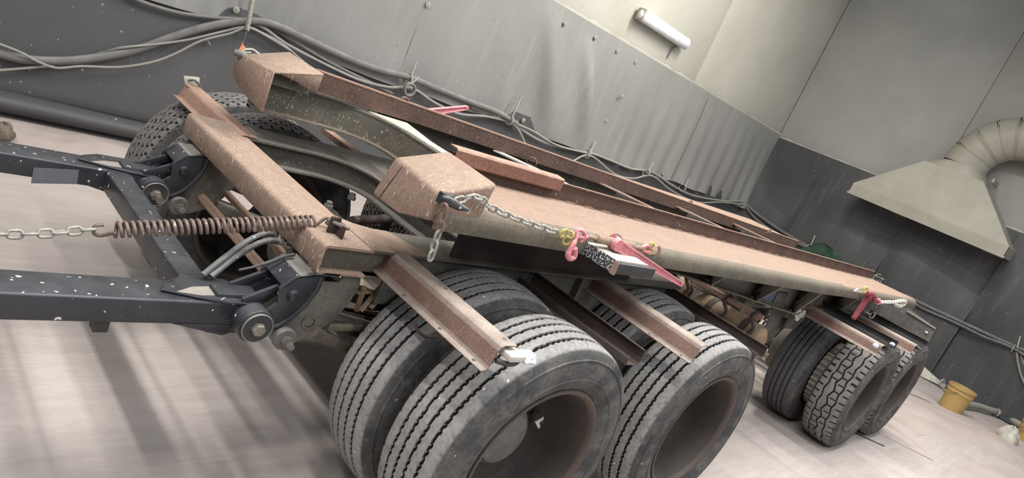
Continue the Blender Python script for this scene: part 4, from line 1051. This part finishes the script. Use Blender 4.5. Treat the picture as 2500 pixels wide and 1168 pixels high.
# green cloth over the far rear corner
gc = MB()
def gcf(u, v):
    a = at(1978 + 95 * u, 612 + 26 * u + 14 * v - 12 * math.sin(PI * u), 'x', 5.6)
    return (5.35 + .25 * v + .05 * noise.noise(Vector((u * 4, v * 4, 0))), a.y, a.z + .05 * math.sin(PI * u) * (1 - v) - .1 * v + .012 * noise.noise(Vector((u * 7, v * 5, 2))))
gc.grid(gcf, 24, 10); gc.v += [(x + .004, y, z - .01) for x, y, z in gc.v]; k_ = len(gc.v) // 2; gc.f += [tuple(reversed([i + k_ for i in f])) for f in gc.f]
tag(gc.build('cloth', 'green', None, smooth=80), 'dark green cloth draped over the far rear end of the trailer', 'cloth')
# wall lamp ---------------------------------------------------------
L0, L1 = at(1566, 34, 'y', WY - .10), at(1674, 108, 'y', WY - .10)
LP = thing('wall_lamp', 'unlit white tube lamp with plastic cover on the upper left wall', 'lamp', (L0 + L1) / 2)
zz = (L0.z + L1.z) / 2; x0, x1 = L0.x, L1.x
MB().box(x0 + .02, x1 - .02, WY - .06, WY, zz - .06, zz + .05).build('housing', 'hood', LP, bevel=.008)
b = MB(); sec = [(.062 * math.cos(t), .075 * math.sin(t)) for t in [PI * 2 * k / 16 for k in range(16)]]
vs = []; xsx = [x0 - .03, x0, x0 + .01, x1 - .01, x1, x1 + .03]
for x, s_ in zip(xsx, (.55, .9, 1, 1, .9, .55)): vs += [(x, WY - .11 + a * s_, zz + c_ * s_) for a, c_ in sec]
b.add(vs, [(i * 16 + j, i * 16 + (j + 1) % 16, (i + 1) * 16 + (j + 1) % 16, (i + 1) * 16 + j) for i in range(5) for j in range(16)] + [tuple(range(16)), tuple(range(80, 96))])
b.build('cover', 'white', LP, smooth=60)
MB().box(x0 - .02, x0 + .02, WY - .16, WY - .04, zz - .07, zz + .07).build('end_cap', 'hood', LP, bevel=.01)
MB().tube(spline([(x1 - .12, WY - .06, zz - .05), (x1 - .13, WY - .03, zz - .14), (x1 - .13, WY - .02, zz - .26)], 5), .008, 8).build('lamp_wire', 'cable', LP)
MB().tube([(x1 - .11, WY - .06, zz - .06), (x1 - .11, WY - .06, zz - .13)], .016, 8).build('cable_gland', 'cable_light', LP)
# extraction hood and duct -----------------------------------------
HD = thing('extraction_hood', 'large beige sheet metal extraction hood with fat bent duct on the back wall', 'hood', (9.4, 1.75, 2.0))
xb, xf = WX - .05, WX - .75
yL, yR = 2.86, .50
def HP(px, py, x): return at(px, py, 'x', x)
low = [(xf, 2.72, 1.98), (xf, .53, 1.98), (xb, .53, 1.98), (xb, 2.72, 1.98)]
mid = [(xf, 2.72, 2.13), (xf, .53, 2.13), (xb, .53, 2.13), (xb, 2.72, 2.13)]
top = [(xf + .12, 2.02, 2.80), (xf + .12, 1.22, 2.80), (xb, 1.22, 2.80), (xb, 2.02, 2.80)]
for a, b_ in ((low, mid), (mid, top)):
    for i in range(4):
        q = [a[i], a[(i + 1) % 4], b_[(i + 1) % 4], b_[i]]
        pm = MB(); plate(pm, q, -.006); pm.build('hood_panel', 'hood', HD, smooth=20)
MB().box(xf - .012, xf, .52, 2.73, 1.97, 2.0).build('hood_lip', 'hood', HD)
col_ = MB()
cxh = (xf + .12 + xb) / 2; cyh = 1.62
ncol = 32
ring0 = [(.29 if abs(math.cos(t)) > .7 else .29) and (cxh + max(-.29, min(.29, .40 * math.cos(t))), cyh + max(-.40, min(.40, .55 * math.sin(t))), 2.80) for t in [2 * PI * k / ncol for k in range(ncol)]]
ring1 = [(cxh + .29 * math.cos(t), cyh - .02 + .29 * math.sin(t), 2.93) for t in [2 * PI * k / ncol for k in range(ncol)]]
col_.add(ring0 + ring1, [(j, (j + 1) % ncol, ncol + (j + 1) % ncol, ncol + j) for j in range(ncol)])
col_.build('collar', 'hood', HD, smooth=50)
# elbow: from up to -y
Rb = .62; cy0 = cyh - .02 - Rb; cz0 = 2.93
sg = 5
for k in range(sg):
    a0 = PI / 2 * k / sg; a1 = PI / 2 * (k + 1) / sg; mb = MB()
    pts = [(cxh, cy0 + Rb * math.cos(a), cz0 + Rb * math.sin(a)) for a in (a0, (a0 + a1) / 2, a1)]
    mb.tube(pts, .29, 36, caps=False); mb.build('duct_segment', 'hood', HD, smooth=60)
    for da in (-.035, 0, .035) if k in (1, 3) else (0,):
        aa = a1 + da; mb = MB(); cc = Vector((cxh, cy0 + Rb * math.cos(aa), cz0 + Rb * math.sin(aa)))
        ring(mb, cc, .292, .006, (0, -math.sin(aa), math.cos(aa)), 40); mb.build('duct_seam', 'hood', HD, smooth=80)
MB().tube([(cxh, cy0, cz0 + Rb), (cxh, cy0 - 2.6, cz0 + Rb)], .29, 36, caps=False).build('duct_pipe', 'hood', HD, smooth=60)
MB().box(cxh - .02, cxh + .3, 1.17, 1.2, 2.86, 2.92).build('bracket', 'hood', HD)

# ================================================================== FLOOR THINGS
def bucket(c, label, tilt_=0, s=1):
    r = thing('bucket', label, 'bucket', c, 'yellow plastic buckets')
    b = MB(); b.lathe([(0, .0), (.125, .0), (.135, .01), (.150, .24), (.158, .245), (.158, .27), (.152, .275), (.154, .30), (.164, .305), (.164, .33), (.152, .335), (.146, .33), (.130, .02), (0, .015)], 36, axis='z')
    b.v = [(x * s, y * s, z * s) for x, y, z in b.v]
    link('shell', b.mesh('shell', M['bucket'], 30), r, c)
    b = MB(); b.lathe([(0, .255 * s), (.14 * s, .255 * s), (.14 * s, .262 * s), (0, .285 * s)], 24, axis='z'); link('contents', b.mesh('contents', M['sand'], 60), r, c)
    hd = MB(); hd.tube([(.166 * s * math.cos(t), .166 * s * math.sin(t), (.27 - .10 * math.sin(max(0, t))) * s) for t in [PI * k / 12 for k in range(13)]], .004, 6)
    link('bail_handle', hd.mesh('bail', M['rod_rust'], 80), r, c)
    return r
bc = at(2318, 1000, 'z', 0); bucket(Vector((bc.x, bc.y, -.01)), 'yellow bucket standing on the floor behind the rearmost wheel')
bc = at(2500, 1090, 'z', 0); bucket(Vector((bc.x, bc.y, -.03)), 'yellow bucket cut off by the right edge beside the floor pipe')
pb = at(2460, 1070, 'z', .1)
pp = MB().tube(spline([at(2345, 985, 'z', .07), at(2385, 992, 'z', .07), at(2420, 1003, 'z', .07), at(2450, 1012, 'z', .07), at(2480, 1032, 'z', .07), at(2520, 1055, 'z', .07)], 6), .045, 14)
ppo = pp.build('floor_pipe', 'cable_light', None, smooth=60); tag(ppo, 'dusty pipe lying along the foot of the back wall', 'pipe')
for px, py in ((2434, 1008),):
    c = at(px, py, 'z', .07); mb = MB(); ring(mb, c, .05, .012, (.6, -.8, 0), 18); mb.build('clamp', 'chain', ppo, smooth=80)
pk = MB(); q0, q1 = at(2228, 893, 'x', WX - .25), at(2298, 938, 'x', WX - .35)
pk.hexa([(WX - .06, q0.y, .16), (WX - .14, q0.y, .0), (WX - .30, q0.y, .0), (WX - .22, q0.y, .18)], [(WX - .10, q1.y, .05), (WX - .12, q1.y, .02), (WX - .20, q1.y, .02), (WX - .18, q1.y, .06)])
tag(pk.build('leaning_board', 'white_board', None, bevel=.004), 'pale tapered board lying against the foot of the back wall', 'board')
c = at(2300, 935, 'x', WX - .3); mb = MB(); ring(mb, c, .05, .015, (.3, 1, 0), 16); mb.box(c.x - .03, c.x + .03, c.y - .06, c.y + .02, c.z - .05, c.z + .0)
tag(mb.build('pipe_clamp', 'chain', None), 'small metal clamp between the pale board and the bucket', 'clamp')
# wrapped bundle next to second bucket
mb = MB(); c = at(2462, 1062, 'z', .12)
def wf(u, v):
    th = 2 * PI * u; ph = PI * v; q = 1 + .35 * noise.noise(Vector((math.cos(th) * 2, math.sin(th) * 2, v * 4)))
    return (c.x + .13 * q * math.sin(ph) * math.cos(th), c.y + .11 * q * math.sin(ph) * math.sin(th), c.z - .02 + .12 * q * math.cos(ph))
mb.grid(wf, 24, 14); tag(mb.build('rag_bundle', 'white_board', None, smooth=50), 'dusty pale rag bundle left of the cut off bucket', 'rag')
# dust heaps
def heap(name, label, fn, nu, nv):
    mb = MB(); mb.grid(fn, nu, nv); o = mb.build(name, 'sand', None, smooth=80); tag(o, label, 'dust'); o['kind'] = 'stuff'
def h1(u, v):
    x = -3.6 + u * 4.5; y = WY - .12 - v * .85
    e = math.sin(PI * v) ** .8 * min(1, max(0, (.95 - u) * 5))
    return (x, y, -.01 + e * (.075 + .05 * noise.noise(Vector((x * 1.6, y * 2, 0))) + .012 * noise.noise(Vector((x * 9, y * 9, 0)))))
heap('dust_heap', 'heap of pinkish blasting dust along the foot of the left wall', h1, 120, 26)
def h2(u, v):
    x = 6.4 + u * 3.3; w_ = .25 + u * .9; y = .55 - u * 1.9 + (v - .5) * 2 * w_
    e = (math.sin(PI * v)) ** .8 * min(1, u * 2.5)
    return (x, y - .2, -.01 + e * (.07 + .05 * noise.noise(Vector((x * 1.6, y * 2, 0))) + .01 * noise.noise(Vector((x * 9, y * 9, 0)))))
heap('dust_heap', 'wide drift of grey pink blasting dust in front of the buckets', h2, 80, 30)
mb = MB(); c = at(3, 322, 'z', .10)
def sf(u, v):
    th = 2 * PI * u; ph = PI * v; q = 1 + .3 * noise.noise(Vector((math.cos(th) * 2, math.sin(th) * 2, v * 4)))
    return (c.x + .07 * q * math.sin(ph) * math.cos(th), c.y + .07 * q * math.sin(ph) * math.sin(th), c.z + .06 * q * math.cos(ph))
mb.grid(sf, 20, 12); tag(mb.build('rock', 'deck_side', None, smooth=50), 'rough brown lump on the dust heap at the left edge', 'rock')
